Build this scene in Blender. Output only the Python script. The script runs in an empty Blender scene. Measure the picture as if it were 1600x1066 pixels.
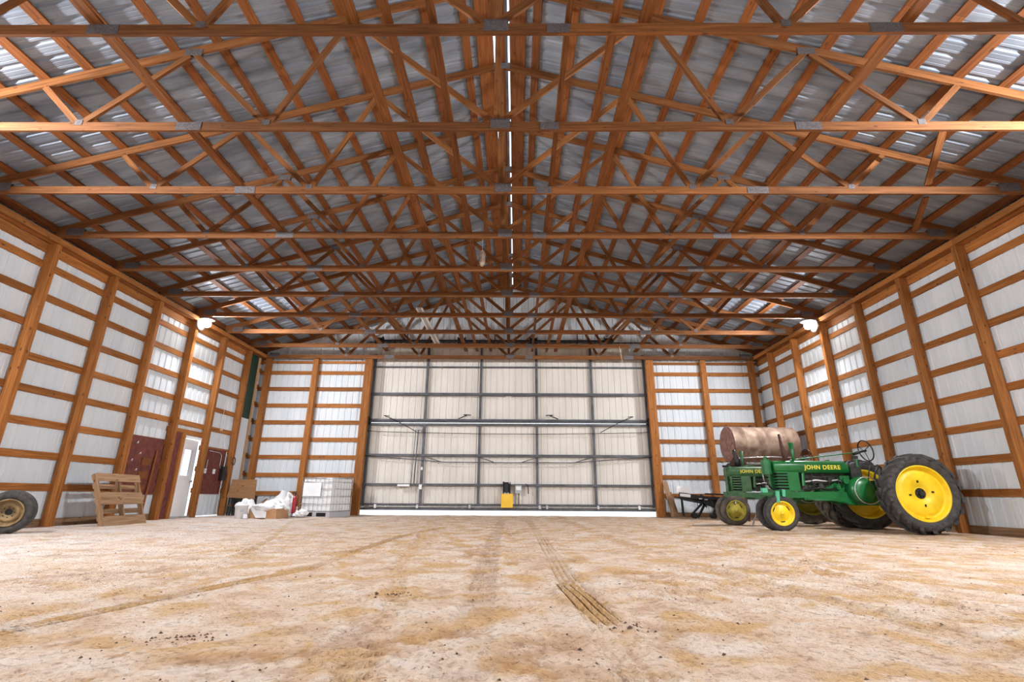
import bpy, math, random
import numpy as np
from mathutils import Matrix, Vector
random.seed(7)
sc = bpy.context.scene
PI = math.pi
# ------------------------------------------------------------------ camera
cam_d = bpy.data.cameras.new('camera'); cam = bpy.data.objects.new('camera', cam_d)
sc.collection.objects.link(cam); sc.camera = cam
cam_d.sensor_width = 36; cam_d.lens = 767.37 / 1600 * 36; cam_d.clip_start = .05; cam_d.clip_end = 500
R_ = Vector((0.99994803, 0.00816748, 0.0061013)); U_ = Vector((-0.00335041, -0.30195734, 0.95331555))
F_ = Vector((-0.00962852, 0.95328645, 0.30191428))
M = Matrix((R_, U_, -F_)).transposed().to_4x4(); M.translation = Vector((0.2944, 0, 0.6321))
cam.matrix_world = M
# ------------------------------------------------------------------ world, exposure
w = bpy.data.worlds.new('sky'); sc.world = w; w.use_nodes = True
bg = w.node_tree.nodes['Background']
bg.inputs[0].default_value = (.88, .94, 1, 1); bg.inputs[1].default_value = 3.0
sc.view_settings.view_transform = 'Standard'; sc.view_settings.look = 'None'
sc.view_settings.gamma = 1; sc.view_settings.use_curve_mapping = False
sc.view_settings.exposure = -0.36
sc.cycles.use_denoising = True
sc.cycles.max_bounces = 10; sc.cycles.diffuse_bounces = 5; sc.cycles.glossy_bounces = 4
sc.cycles.caustics_reflective = False; sc.cycles.caustics_refractive = False
sc.cycles.sample_clamp_indirect = 8
# the open end of the shed behind the camera: a portal only guides the sampling of the sky through it
pl = bpy.data.lights.new('portal', 'AREA'); pl.shape = 'RECTANGLE'; pl.size = 13.6; pl.size_y = 3.8
pl.cycles.is_portal = True
po = bpy.data.objects.new('sky_portal', pl); sc.collection.objects.link(po)
YF = -7.0                                     # open front of the shed
po.location = (0, YF + .02, 1.9); po.rotation_euler = (PI / 2, 0, 0)

# ------------------------------------------------------------------ helpers
WM = {}
def setp(o, label=None, cat=None, group=None, kind=None):
    if label: o['label'] = label
    if cat: o['category'] = cat
    if group: o['group'] = group
    if kind: o['kind'] = kind
    return o
def link(o, parent=None, Mw=None):
    Mw = Mw or (WM[parent] if parent else Matrix())
    sc.collection.objects.link(o); WM[o] = Mw
    if parent: o.parent = parent; o.matrix_basis = WM[parent].inverted() @ Mw
    else: o.matrix_basis = Mw
    return o
def empty(name, loc=(0, 0, 0), rz=0, rot=None, **k):
    o = bpy.data.objects.new(name, None); o.empty_display_size = .2
    m = Matrix.Translation(loc) @ (rot if rot is not None else Matrix.Rotation(rz, 4, 'Z'))
    link(o, None, m); return setp(o, **k)
class MB:
    def __init__(s): s.v = []; s.f = []; s.sm = []
    def add(s, vs, fs, sm=False):
        n = len(s.v); s.v += [tuple(v) for v in vs]
        s.f += [tuple(i + n for i in f) for f in fs]; s.sm += [sm] * len(fs); return s
    def box(s, x0, x1, y0, y1, z0, z1, M=None):
        vs = [Vector((x, y, z)) for z in (z0, z1) for y in (y0, y1) for x in (x0, x1)]
        if M: vs = [M @ v for v in vs]
        return s.add(vs, [(0, 2, 3, 1), (4, 5, 7, 6), (0, 1, 5, 4), (2, 6, 7, 3), (0, 4, 6, 2), (1, 3, 7, 5)])
    def cb(s, c, d, M=None):
        return s.box(c[0]-d[0]/2, c[0]+d[0]/2, c[1]-d[1]/2, c[1]+d[1]/2, c[2]-d[2]/2, c[2]+d[2]/2, M)
    def beam(s, p0, p1, a, b, up=(0, 0, 1)):
        p0 = Vector(p0); p1 = Vector(p1); m = frame(p0, p1, up)
        return s.box(0, (p1 - p0).length, -a/2, a/2, -b/2, b/2, m)
    def cyl(s, p0, p1, r0, r1=None, n=16, caps=True, sm=True):
        r1 = r0 if r1 is None else r1
        p0 = Vector(p0); p1 = Vector(p1); m = frame(p0, p1, (0, 0, 1)); L = (p1 - p0).length
        vs = []
        for x, r in ((0, r0), (L, r1)):
            vs += [m @ Vector((x, r*math.cos(2*PI*i/n), r*math.sin(2*PI*i/n))) for i in range(n)]
        s.add(vs, [(i, (i+1) % n, n+(i+1) % n, n+i) for i in range(n)], sm)
        if caps: s.add(vs, [tuple(range(n))[::-1], tuple(range(n, 2*n))], False)
        return s
    def lathe(s, prof, M=None, n=32, sm=True):       # prof: (axial, radius) around local Y... axis = local X
        M = M or Matrix(); vs = []
        for a, r in prof: vs += [M @ Vector((a, r*math.cos(2*PI*i/n), r*math.sin(2*PI*i/n))) for i in range(n)]
        fs = []
        for j in range(len(prof)-1):
            fs += [(j*n+i, j*n+(i+1) % n, (j+1)*n+(i+1) % n, (j+1)*n+i) for i in range(n)]
        return s.add(vs, fs, sm)
    def tube(s, pts, r, n=8, sm=True):
        pts = [Vector(p) for p in pts]; vs = []
        for k, p in enumerate(pts):
            d = (pts[min(k+1, len(pts)-1)] - pts[max(k-1, 0)]).normalized()
            m = frame(Vector(), d, (0, 0, 1) if abs(d.z) < .95 else (1, 0, 0))
            rr = r[k] if isinstance(r, (list, tuple)) else r
            vs += [p + m @ Vector((0, rr*math.cos(2*PI*i/n), rr*math.sin(2*PI*i/n))) for i in range(n)]
        fs = [(j*n+i, j*n+(i+1) % n, (j+1)*n+(i+1) % n, (j+1)*n+i) for j in range(len(pts)-1) for i in range(n)]
        fs += [tuple(range(n))[::-1], tuple(range((len(pts)-1)*n, len(pts)*n))]
        return s.add(vs, fs, sm)
    def prism(s, poly, y0, y1, M=None):              # poly in local (x, z), extruded along y
        n = len(poly); vs = [Vector((x, y, z)) for y in (y0, y1) for x, z in poly]
        if M: vs = [M @ v for v in vs]
        return s.add(vs, [tuple(range(n)), tuple(range(n, 2*n))[::-1]] + [(i, n+i, n+(i+1) % n, (i+1) % n) for i in range(n)])
    def sheet(s, prof, fn, a0, a1):                  # ribbed sheet: prof = (u, depth); fn(u, a, depth) -> point
        n = len(prof); vs = [fn(u, a0, d) for u, d in prof] + [fn(u, a1, d) for u, d in prof]
        return s.add(vs, [(i, i+1, n+i+1, n+i) for i in range(n-1)])
    def mesh(s, name, m=None, recalc=True):
        me = bpy.data.meshes.new(name); me.from_pydata(s.v, [], s.f)
        me.polygons.foreach_set('use_smooth', s.sm)
        if m: me.materials.append(m)
        if recalc:
            import bmesh
            b = bmesh.new(); b.from_mesh(me); bmesh.ops.recalc_face_normals(b, faces=b.faces); b.to_mesh(me); b.free()
        me.update(); return me
    def build(s, name, m, parent=None, Mw=None, recalc=True, **k):
        o = bpy.data.objects.new(name, s.mesh(name, m, recalc)); link(o, parent, Mw); return setp(o, **k)
def frame(p0, p1, up=(0, 0, 1)):
    x = (Vector(p1) - Vector(p0)).normalized(); u = Vector(up)
    if abs(x.dot(u)) > .98: u = Vector((0, 1, 0)) if abs(x.y) < .9 else Vector((1, 0, 0))
    y = u.cross(x).normalized(); z = x.cross(y)
    m = Matrix((x, y, z)).transposed().to_4x4(); m.translation = p0; return m
def copy_tree(o, Mw, parent=None, **k):
    c = o.copy(); 
    for key in ('label', 'group'):
        if parent is None and key in c: del c[key]
    link(c, parent, Mw)
    for ch in list(o.children): copy_tree(ch, Mw @ WM[o].inverted() @ WM[ch], c)
    return setp(c, **k)
_bc = {}
def board(name, m, p0, p1, a, b, parent=None, up=(0, 0, 1), plies=1, **k):   # a across (local Y), b along 'up' (local Z); grain along local X
    p0 = Vector(p0); p1 = Vector(p1); L = round((p1 - p0).length, 3); key = (L, a, b, m.name, plies)
    if key not in _bc:
        q = MB()
        for i in range(plies):
            w_ = a / plies; g = .0025 if plies > 1 else 0; e = (.002, -.002, 0)[i % 3] if plies > 1 else 0
            q.box(0, L, -a/2 + i*w_ + g, -a/2 + (i+1)*w_ - g, -b/2 + e, b/2 + e)
        if plies > 1: q.box(.001, L-.001, -a/2+.004, a/2-.004, -b/2+.008, b/2-.008)
        _bc[key] = q.mesh(name, m)
    fm = frame(p0, p1, up)
    o = bpy.data.objects.new(name, _bc[key]); link(o, parent, (WM[parent] if parent else Matrix()) @ fm)
    return setp(o, **k)

# ------------------------------------------------------------------ materials
def mat(name, col, rough=.6, metal=0, spec=.5, **k):
    m = bpy.data.materials.new(name); m.use_nodes = True; b = m.node_tree.nodes['Principled BSDF']
    b.inputs['Base Color'].default_value = (*col, 1); b.inputs['Roughness'].default_value = rough
    b.inputs['Metallic'].default_value = metal; b.inputs['Specular IOR Level'].default_value = spec
    if 'emit' in k:
        b.inputs['Emission Color'].default_value = (*k['emit'], 1); b.inputs['Emission Strength'].default_value = k['es']
    return m
def NL(m): return m.node_tree.nodes, m.node_tree.links
def noise_mat(name, c0, c1, scale=5, rough=.6, metal=0, lo=.35, hi=.65, stretch=(1, 1, 1), bump=0, bscale=None, spec=.5, detail=6, objvar=0, rough2=None):
    m = mat(name, c0, rough, metal, spec); N, L = NL(m); b = N['Principled BSDF']
    tc = N.new('ShaderNodeTexCoord'); mp = N.new('ShaderNodeMapping'); mp.inputs['Scale'].default_value = stretch
    oi = N.new('ShaderNodeObjectInfo'); ad = N.new('ShaderNodeVectorMath'); ad.operation = 'ADD'
    sc_ = N.new('ShaderNodeVectorMath'); sc_.operation = 'SCALE'; sc_.inputs[3].default_value = 37
    cx = N.new('ShaderNodeCombineXYZ'); L.new(oi.outputs['Random'], cx.inputs[0]); L.new(oi.outputs['Random'], cx.inputs[1])
    L.new(cx.outputs[0], sc_.inputs[0]); L.new(tc.outputs['Object'], ad.inputs[0]); L.new(sc_.outputs[0], ad.inputs[1])
    L.new(ad.outputs[0], mp.inputs[0])
    n = N.new('ShaderNodeTexNoise'); n.inputs['Scale'].default_value = scale; n.inputs['Detail'].default_value = detail
    L.new(mp.outputs[0], n.inputs['Vector'])
    r = N.new('ShaderNodeValToRGB'); r.color_ramp.elements[0].position = lo; r.color_ramp.elements[1].position = hi
    r.color_ramp.elements[0].color = (*c0, 1); r.color_ramp.elements[1].color = (*c1, 1)
    L.new(n.outputs[0], r.inputs[0]); out = r.outputs[0]
    if objvar:
        hs = N.new('ShaderNodeHueSaturation'); mr = N.new('ShaderNodeMapRange')
        mr.inputs[3].default_value = 1 - objvar; mr.inputs[4].default_value = 1 + objvar
        L.new(oi.outputs['Random'], mr.inputs[0]); L.new(mr.outputs[0], hs.inputs['Value']); L.new(out, hs.inputs['Color']); out = hs.outputs[0]
    L.new(out, b.inputs['Base Color'])
    if bump:
        bp = N.new('ShaderNodeBump'); bp.inputs['Strength'].default_value = bump; bp.inputs['Distance'].default_value = .01
        if bscale:
            n2 = N.new('ShaderNodeTexNoise'); n2.inputs['Scale'].default_value = bscale; n2.inputs['Detail'].default_value = 4; L.new(mp.outputs[0], n2.inputs['Vector'])
            L.new(n2.outputs[0], bp.inputs['Height'])
        else: L.new(n.outputs[0], bp.inputs['Height'])
        L.new(bp.outputs[0], b.inputs['Normal'])
    return m
def wood(name, c0, c1, kn=(.10, .035, .012), var=.22, rough=.7):
    # long grain along local X, knots, board-to-board variation
    m = mat(name, c0, rough, 0, .25); N, L = NL(m); b = N['Principled BSDF']
    tc = N.new('ShaderNodeTexCoord'); oi = N.new('ShaderNodeObjectInfo')
    cx = N.new('ShaderNodeCombineXYZ'); L.new(oi.outputs['Random'], cx.inputs[0]); L.new(oi.outputs['Random'], cx.inputs[2])
    s1 = N.new('ShaderNodeVectorMath'); s1.operation = 'SCALE'; s1.inputs[3].default_value = 53; L.new(cx.outputs[0], s1.inputs[0])
    ad = N.new('ShaderNodeVectorMath'); ad.operation = 'ADD'; L.new(tc.outputs['Object'], ad.inputs[0]); L.new(s1.outputs[0], ad.inputs[1])
    mp = N.new('ShaderNodeMapping'); mp.inputs['Scale'].default_value = (1.1, 22, 22); L.new(ad.outputs[0], mp.inputs[0])
    n = N.new('ShaderNodeTexNoise'); n.inputs['Scale'].default_value = 1.6; n.inputs['Detail'].default_value = 8; n.inputs['Distortion'].default_value = .6
    L.new(mp.outputs[0], n.inputs['Vector'])
    r = N.new('ShaderNodeValToRGB'); r.color_ramp.elements[0].position = .3; r.color_ramp.elements[1].position = .7
    r.color_ramp.elements[0].color = (*c0, 1); r.color_ramp.elements[1].color = (*c1, 1); L.new(n.outputs[0], r.inputs[0])
    mp2 = N.new('ShaderNodeMapping'); mp2.inputs['Scale'].default_value = (3.2, 8, 8); L.new(ad.outputs[0], mp2.inputs[0])
    vo = N.new('ShaderNodeTexVoronoi'); vo.inputs['Scale'].default_value = 1.15; L.new(mp2.outputs[0], vo.inputs['Vector'])
    kr = N.new('ShaderNodeValToRGB'); kr.color_ramp.elements[0].position = .09; kr.color_ramp.elements[1].position = .16
    kr.color_ramp.elements[0].color = (1, 1, 1, 1); kr.color_ramp.elements[1].color = (0, 0, 0, 1); L.new(vo.outputs['Distance'], kr.inputs[0])
    mx = N.new('ShaderNodeMix'); mx.data_type = 'RGBA'; L.new(kr.outputs[0], mx.inputs[0]); L.new(r.outputs[0], mx.inputs[6]); mx.inputs[7].default_value = (*kn, 1)
    hs = N.new('ShaderNodeHueSaturation'); mr = N.new('ShaderNodeMapRange'); mr.inputs[3].default_value = 1 - var; mr.inputs[4].default_value = 1 + var
    L.new(oi.outputs['Random'], mr.inputs[0]); L.new(mr.outputs[0], hs.inputs['Value']); L.new(mx.outputs[2], hs.inputs['Color'])
    L.new(hs.outputs[0], b.inputs['Base Color'])
    bp = N.new('ShaderNodeBump'); bp.inputs['Strength'].default_value = .25; bp.inputs['Distance'].default_value = .004
    L.new(n.outputs[0], bp.inputs['Height']); L.new(bp.outputs[0], b.inputs['Normal'])
    return m
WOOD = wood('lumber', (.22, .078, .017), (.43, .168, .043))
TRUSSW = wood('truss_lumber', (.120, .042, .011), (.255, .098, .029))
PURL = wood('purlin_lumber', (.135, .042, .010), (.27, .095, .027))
OLDW = wood('weathered_lumber', (.20, .11, .055), (.40, .25, .14), var=.2)
DOORM = noise_mat('cream_door_steel', (.70, .665, .61), (.78, .745, .69), 1.5, .6, 0, stretch=(1, 1, .3), spec=.4)
PALE = wood('pale_lumber', (.55, .32, .15), (.75, .5, .28))
WALLM = noise_mat('white_sheet_steel', (.63, .69, .74), (.72, .77, .81), 1.5, .6, 0, stretch=(1, 1, .3), spec=.4)
ROOFM = noise_mat('galvanised_sheet_steel', (.185, .22, .275), (.32, .365, .43), 1.8, .58, .35, stretch=(.5, 1.5, .5), bump=.5, bscale=5)
GREENM = noise_mat('dark_green_sheet', (.004, .03, .018), (.008, .05, .03), 3, .5)
STEEL = noise_mat('grey_door_steel', (.075, .08, .09), (.13, .135, .15), 3, .5, .3)
GUSS = noise_mat('galvanised_nail_plate', (.11, .098, .10), (.19, .17, .175), 40, .5, .5, bump=.6, bscale=120)
RUSTB = noise_mat('rust_brown_board', (.10, .022, .016), (.17, .04, .028), 9, .75, bump=.2)
BLACK = noise_mat('black_steel', (.006, .006, .007), (.02, .02, .02), 8, .45, .3)
WHITEP = noise_mat('white_plastic', (.80, .82, .84), (.88, .9, .92), 2, .45)
WHITED = noise_mat('white_door_paint', (.78, .79, .80), (.85, .86, .87), 2, .4)
GALV = noise_mat('galvanised_bar', (.42, .42, .43), (.6, .6, .6), 6, .4, .7)
GREEN = noise_mat('tractor_green', (.004, .105, .024), (.007, .15, .034), 4, .32, spec=.6)
GREEND = noise_mat('dusty_tractor_green', (.015, .10, .032), (.07, .14, .055), 6, .55)
TEAL = mat('pale_green_paint', (.08, .42, .24), .45)
YEL = noise_mat('wheel_yellow', (.80, .52, .01), (.92, .66, .02), 5, .45, lo=.3, hi=.6)
YELO = noise_mat('dusty_wheel_yellow', (.35, .30, .04), (.5, .42, .06), 5, .7)
RUB = noise_mat('tyre_rubber', (.028, .027, .027), (.065, .060, .055), 14, .8, bump=.2)
RUBB = noise_mat('dusty_tyre_rubber', (.07, .06, .05), (.15, .125, .10), 8, .9)
RUST = noise_mat('rusty_pipe', (.05, .018, .014), (.09, .035, .025), 14, .8, bump=.2)
TANKM = noise_mat('rusty_tank_steel', (.20, .12, .085), (.42, .30, .22), 4.0, .58, .25, stretch=(1, 1, 1), bump=.15, bscale=30)
TANKE = noise_mat('rusty_tank_end', (.18, .085, .07), (.34, .19, .15), 9, .7, .1)
CHAFF = noise_mat('engine_grime', (.012, .014, .012), (.05, .05, .04), 12, .6, .3)
CARD = noise_mat('cardboard', (.38, .20, .10), (.48, .27, .14), 3, .8)
RED = mat('extinguisher_red', (.35, .012, .02), .35)
ORB = noise_mat('orange_box_paint', (.85, .50, .03), (.95, .62, .06), 4, .5)
TAN = noise_mat('tan_wheel_paint', (.14, .085, .035), (.32, .21, .09), 7, .6)
PLY = wood('plywood', (.24, .12, .05), (.33, .18, .085), var=.05)
PLAST = noise_mat('clear_plastic_wrap', (.62, .64, .67), (.86, .87, .88), 6, .25, bump=.4)
SNOW = noise_mat('snow', (.52, .54, .56), (.60, .62, .64), 1, .8)
LETT = mat('yellow_lettering', (.75, .62, .05), .5)
BULB = mat('lamp_glow', (1, 1, 1), .5, emit=(1, .96, .9), es=110)
GREYP = mat('grey_enamel', (.42, .42, .44), .5)
SKYL = mat('ridge_vent_plastic', (.9, .92, .95), .5)
SKYL.node_tree.nodes['Principled BSDF'].inputs['Transmission Weight'].default_value = 1
SKYL.node_tree.nodes['Principled BSDF'].inputs['Roughness'].default_value = .6

# ------------------------------------------------------------------ dimensions
S = 1.524; Y0 = 4.2126
Yn = lambda n: Y0 + n * S
ZC = 5.574                 # underside of truss bottom chords
HW = 9.0; PD = .184        # inner face of posts, post depth
XG = HW + PD               # inner face of girts
XM = XG + .038             # metal
YB = 17.468; YM = YB + PD + .038
PITCH = .2917; ZPK = 8.45  # top of top chord at centre
zr = lambda x: ZPK - PITCH * abs(x)

# ------------------------------------------------------------------ ribbed sheets
def rib_profile(w_):
    p = [(0, 0)]; pitch = w_ / 4
    for i in range(4):
        c = (i + .5) * pitch
        p += [(c-.035, 0), (c-.018, .022), (c+.018, .022), (c+.035, 0)]
        for q in (.33, .67):
            cc = c + pitch * q
            if cc < w_ - .01: p += [(cc-.010, 0), (cc, .004), (cc+.010, 0)]
    p.append((w_, 0)); return sorted(set(p))
PW = .914
WP = rib_profile(PW)
ROOT = {}
for side, sx in (('left', -1), ('right', 1)):
    wl = empty('wall_' + side, (0, 0, 0), kind='structure'); ROOT[side] = wl
    y = YF; me = None
    while y < YM + .02:
        wdt = min(PW, YM + .03 - y)
        prof = [(u, d) for u, d in WP if u <= wdt] + ([(wdt, 0)] if wdt < PW else [])
        segs = [(0.03, ZC + .35)]
        if side == 'left':      # doorway cut
            if y < 15.09 and y + wdt > 14.17:
                if y < 14.17:
                    pa = [(u, d) for u, d in prof if y + u < 14.16] + [(14.17 - y, 0)]
                    MB().sheet(pa, lambda u, a, d: (-XM - d, y + u, a), .03, 5.9).build('panel', WALLM, wl)
                if y + wdt > 15.09:
                    pb = [(15.09 - y, 0)] + [(u, d) for u, d in prof if y + u > 15.1]
                    MB().sheet(pb, lambda u, a, d: (-XM - d, y + u, a), .03, 5.9).build('panel', WALLM, wl)
                a0, a1 = max(y, 14.17), min(y + wdt, 15.09)
                pc = [(a0 - y, 0)] + [(u, d) for u, d in prof if a0 < y + u < a1] + [(a1 - y, 0)]
                MB().sheet(pc, lambda u, a, d: (-XM - d, y + u, a), 2.2, 5.9).build('panel', WALLM, wl)
                y += wdt; continue
        MB().sheet(prof, lambda u, a, d: (sx * (XM + d), y + u, a), .03, 5.9).build('panel', WALLM, wl)
        y += wdt
    # posts and girts
    for n in range(-7, 9):
        yc = Yn(n) + .025 + .057
        board('post', WOOD, (sx * (HW + PD/2), yc, 0), (sx * (HW + PD/2), yc, 5.453), .114, PD, wl, up=(sx, 0, 0), plies=3)
        yn = yc + S if n < 8 else YM - .02
        if n == 8: yn = YM + .03
        for k in range(8):
            z = .75 + .6096 * k
            if side == 'left' and n == 6 and k < 3: continue
            board('girt', WOOD, (sx * (XG + .019), yc - .05, z), (sx * (XG + .019), yn - .05, z), .038, .14, wl)
        board('header', WOOD, (sx * (XG + .018), yc, 5.36), (sx * (XG + .018), yn, 5.36), .036, .19, wl)
        board('plate', WOOD, (sx * (HW - .02), yc - .057, 5.513), (sx * (HW - .02), yn - .057, 5.513), .04, .12, wl)
        board('plate', WOOD, (sx * (HW + .10), yc - .057, 5.500), (sx * (HW + .10), yn - .057, 5.500), .13, .09, wl)
    board('splash_board', OLDW, (sx * (XM - .01), YF, .07), (sx * (XM - .01), 13.9 if side == 'left' else YM, .07), .03, .16, wl)

# back wall
wb = empty('wall_back', (0, 0, 0), kind='structure')
DW = 5.10
for sx in (-1, 1):
    x = DW
    while x < XM - .02:
        wdt = min(PW, XM + .03 - x)
        prof = [(u, d) for u, d in WP if u < wdt] + [(wdt, 0)]
        MB().sheet(prof, lambda u, a, d: (sx * (x + u), YM + d, a), .03, 5.75).build('panel', WALLM, wb)
        x += wdt
    for xa, xb in ((DW - .07, DW + .20), (7.03, 7.22), (8.80, 8.98)):
        board('post', WOOD, (sx * (xa + xb)/2, YB + PD/2, 0), (sx * (xa + xb)/2, YB + PD/2, 5.45), round(xb - xa, 3), PD, wb, up=(0, -1, 0), plies=3)
    for k in range(8):
        z = .69 + .6096 * k
        board('girt', WOOD, (sx * DW, YM - .02, z), (sx * XM, YM - .02, z), .038, .14, wb)
    board('girt', WOOD, (sx * DW, YM - .03, 5.36), (sx * XM, YM - .03, 5.36), .038, .10, wb)
    board('splash_board', OLDW, (sx * DW, YM - .01, .07), (sx * XM, YM - .01, .07), .03, .16, wb)
x = -XM
while x < XM - .02:             # gable sheets above the door header
    wdt = min(PW, XM - x)
    prof = [(u, d) for u, d in WP if u < wdt] + [(wdt, 0)]
    q = MB(); n = len(prof)
    zb = 6.0 if abs(x + wdt/2) < 4.6 else 5.7
    vs = [(x + u, YM + .02 + d, zb) for u, d in prof] + [(x + u, YM + .02 + d, max(zb + .02, zr(x + u) + .02)) for u, d in prof]
    q.add(vs, [(i, i+1, n+i+1, n+i) for i in range(n-1)]); q.build('gable_panel', WALLM, wb)
    x += wdt

# front wall behind the camera, with its own open doorway
wf = empty('wall_front', (0, YF, 0), kind='structure')
x = -XM
while x < XM - .02:
    wdt = min(PW, XM - x); prof = [(u, d) for u, d in WP if u < wdt] + [(wdt, 0)]
    n = len(prof); za = 3.8 if abs(x + wdt/2) < 6.8 else 0
    vs = [(x + u, -d, za) for u, d in prof] + [(x + u, -d, zr(x + u) + .02) for u, d in prof]
    MB().add(vs, [(i, i+1, n+i+1, n+i) for i in range(n-1)]).build('panel', WALLM, wf)
    x += wdt
# roof
cl = empty('ceiling', (0, 0, 0), kind='structure')
RT = .045
for sx in (-1, 1):
    y = YF; mesh = None
    while y < YM:
        wdt = min(PW, YM + .02 - y)
        prof = [(u, d) for u, d in WP if u < wdt] + [(wdt, 0)]
        MB().sheet(prof, lambda u, a, d: (sx * a, y + u, zr(a) + RT + d), .145, XM + .3).build('roof_panel', ROOFM, cl)
        y += wdt
    xs = [.30] + [.62 + .6096 * k for k in range(14)]
    for i, px in enumerate(xs):
        wd = .28 if i == 0 else .14
        ys = [YF, -1.2, 4.9, 11.0, YM + .02]
        for ya, yb in zip(ys[:-1], ys[1:]):
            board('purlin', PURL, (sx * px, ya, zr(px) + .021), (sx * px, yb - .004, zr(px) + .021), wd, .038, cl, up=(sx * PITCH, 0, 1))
    board('purlin', PURL, (sx * 9.1, YF, zr(9.1) - .03), (sx * 9.1, YM, zr(9.1) - .03), .038, .16, cl)
board('ridge_board', PURL, (0, YF, ZPK + .02), (0, YM, ZPK + .02), .12, .03, cl)
MB().prism([(-.112, ZPK + .085), (0, ZPK + .115), (.112, ZPK + .085), (0, ZPK + .09)], YF, YM).build('ridge_cap', ROOFM, cl)

# floor ------------------------------------------------------------
def vnoise(x, y, seed):
    r = np.random.RandomState(seed); T = r.rand(256, 256)
    xi = np.floor(x).astype(int); yi = np.floor(y).astype(int); fx = x - xi; fy = y - yi
    fx = fx*fx*(3-2*fx); fy = fy*fy*(3-2*fy)
    g = lambda a, b: T[a % 256, b % 256]
    return (g(xi, yi)*(1-fx) + g(xi+1, yi)*fx)*(1-fy) + (g(xi, yi+1)*(1-fx) + g(xi+1, yi+1)*fx)*fy
def fbm(x, y, s, seed, o=4):
    t = 0; a = 1; tot = 0
    for i in range(o): t = t + a*(vnoise(x*s*2**i + 7*i, y*s*2**i + 3*i, seed+i) - .5); tot += a; a *= .5
    return t / tot
ys = [YF]; 
while ys[-1] < 1.2: ys.append(ys[-1] + .12)
while ys[-1] < YM: ys.append(ys[-1] + max(.011, .0055 * ys[-1]))
ys[-1] = YM + .3
ys = np.array(ys); xs = np.concatenate([np.linspace(-9.35, -3.6, 180)[:-1], np.linspace(-3.6, 3.6, 760), np.linspace(3.6, 9.35, 180)[1:]])
XX, YY = np.meshgrid(xs, ys)
rough_ = np.clip(.45 + 2.2*fbm(XX, YY, .7, 71, 3), .15, 1.3)
hf = np.abs(fbm(XX, YY*.8, 12, 21, 4)); hm_ = fbm(XX, YY, 4, 11)
Zf = .024*fbm(XX, YY, .9, 1) + (.042*hm_ + .050*hf)*rough_ + .010*rough_*fbm(XX, YY, 38, 33, 2)

def track(pts, wdt, kind):
    pts = np.array(pts); best = np.full(XX.shape, 1e9); sgn = np.zeros(XX.shape); al = np.zeros(XX.shape); acc = 0
    for a, b in zip(pts[:-1], pts[1:]):
        d = b - a; Ln = np.hypot(*d); t = ((XX-a[0])*d[0] + (YY-a[1])*d[1])/Ln**2; tc_ = np.clip(t, 0, 1)
        dx = XX-a[0]-tc_*d[0]; dy = YY-a[1]-tc_*d[1]; dist = np.hypot(dx, dy); s_ = (dx*d[1]-dy*d[0])/Ln
        m = dist < best; best = np.where(m, dist, best); sgn = np.where(m, s_, sgn); al = np.where(m, acc + tc_*Ln, al); acc += Ln
    inside = np.clip((wdt/2 - best)/.03, 0, 1)
    rim = np.exp(-((best - wdt/2 - .03)/.03)**2)
    if kind == 'rib': pat = .5 + .5*np.cos(sgn/wdt*2*PI*4)
    elif kind == 'lug': pat = (np.mod(al + np.abs(sgn)*.6, .14) < .06).astype(float)
    else: pat = .5 + .5*np.cos(sgn/wdt*2*PI*3)*np.cos(al*2*PI/.05)
    return inside, rim, pat
tone = np.zeros(XX.shape)
TR = [([(-1.2, 11.5), (-1.6, 8.4), (-1.62, 6.4), (-1.57, 4.8), (-1.9, 3.7), (-2.12, 2.75), (-2.2, 2.3), (-2.3, 1.8)], .17, 'rib', .016, 1.0),
      ([(-5.5, 13.5), (-3.4, 8.0), (-2.6, 5.5), (-2.3, 3.9), (-2.35, 2.5)], .10, 'rib', .010, .6),
      ([(-1.9, 13.5), (-1.15, 8.0), (-.8, 5.0), (-.45, 3.4), (-.25, 1.6)], .16, 'lug', .012, .55),
      ([(-1.25, 9.2), (-.95, 7.6), (-1.15, 6.6), (-1.7, 5.8)], .35, 'rib', .008, .4),
      ([(.62, 15.0), (.70, 8.5), (.70, 4.5), (.74, 3.0), (.78, 1.6)], .20, 'rib', .010, .35),
      ([(.68, 4.05), (.78, 2.95)], .20, 'rib', .020, 1.0),
      ([(1.6, 15), (1.8, 8), (2.1, 4.5), (2.5, 2.4)], .25, 'rib', .009, .45),
      ([(3.2, 15), (3.4, 8.5), (3.0, 5), (2.9, 2.6)], .22, 'lug', .008, .3),
      ([(-.1, 15), (-.05, 8), (.05, 4), (.1, 1.6)], .24, 'lug', .010, -.35),
      ([(4.8, 9.5), (4.0, 6.5), (2.6, 4.6), (1.2, 3.6)], .22, 'lug', .008, .3)]
for pts, wd, kd, dp, tn in TR:
    ins, rim, pat = track(pts, wd, kd); brk = np.clip(2.4*(fbm(XX, YY, 1.1, 91, 2)+.45), 0, 1)
    Zf = Zf*(1 - .6*ins*brk) + brk*(-.010*ins + 1.5*dp*ins*pat + .011*rim)
    tone += tn*ins*brk*np.clip(.75 + 2.5*fbm(XX, YY, 9, 55, 3), 0, 1)
edge = np.clip((HW + .1 - np.abs(XX))/1.0, 0, 1)
Zf = Zf*(.25 + .75*edge) - .004
v = np.stack([XX, YY, Zf], -1).reshape(-1, 3)
ny, nx = XX.shape
idx = np.arange(ny*nx).reshape(ny, nx)
f = np.stack([idx[:-1, :-1], idx[:-1, 1:], idx[1:, 1:], idx[1:, :-1]], -1).reshape(-1, 4)
me = bpy.data.meshes.new('floor'); me.vertices.add(len(v)); me.vertices.foreach_set('co', v.ravel().astype(np.float32))
me.loops.add(f.size); me.loops.foreach_set('vertex_index', f.ravel().astype(np.int32))
me.polygons.add(len(f)); me.polygons.foreach_set('loop_start', np.arange(0, f.size, 4, dtype=np.int32))
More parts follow.
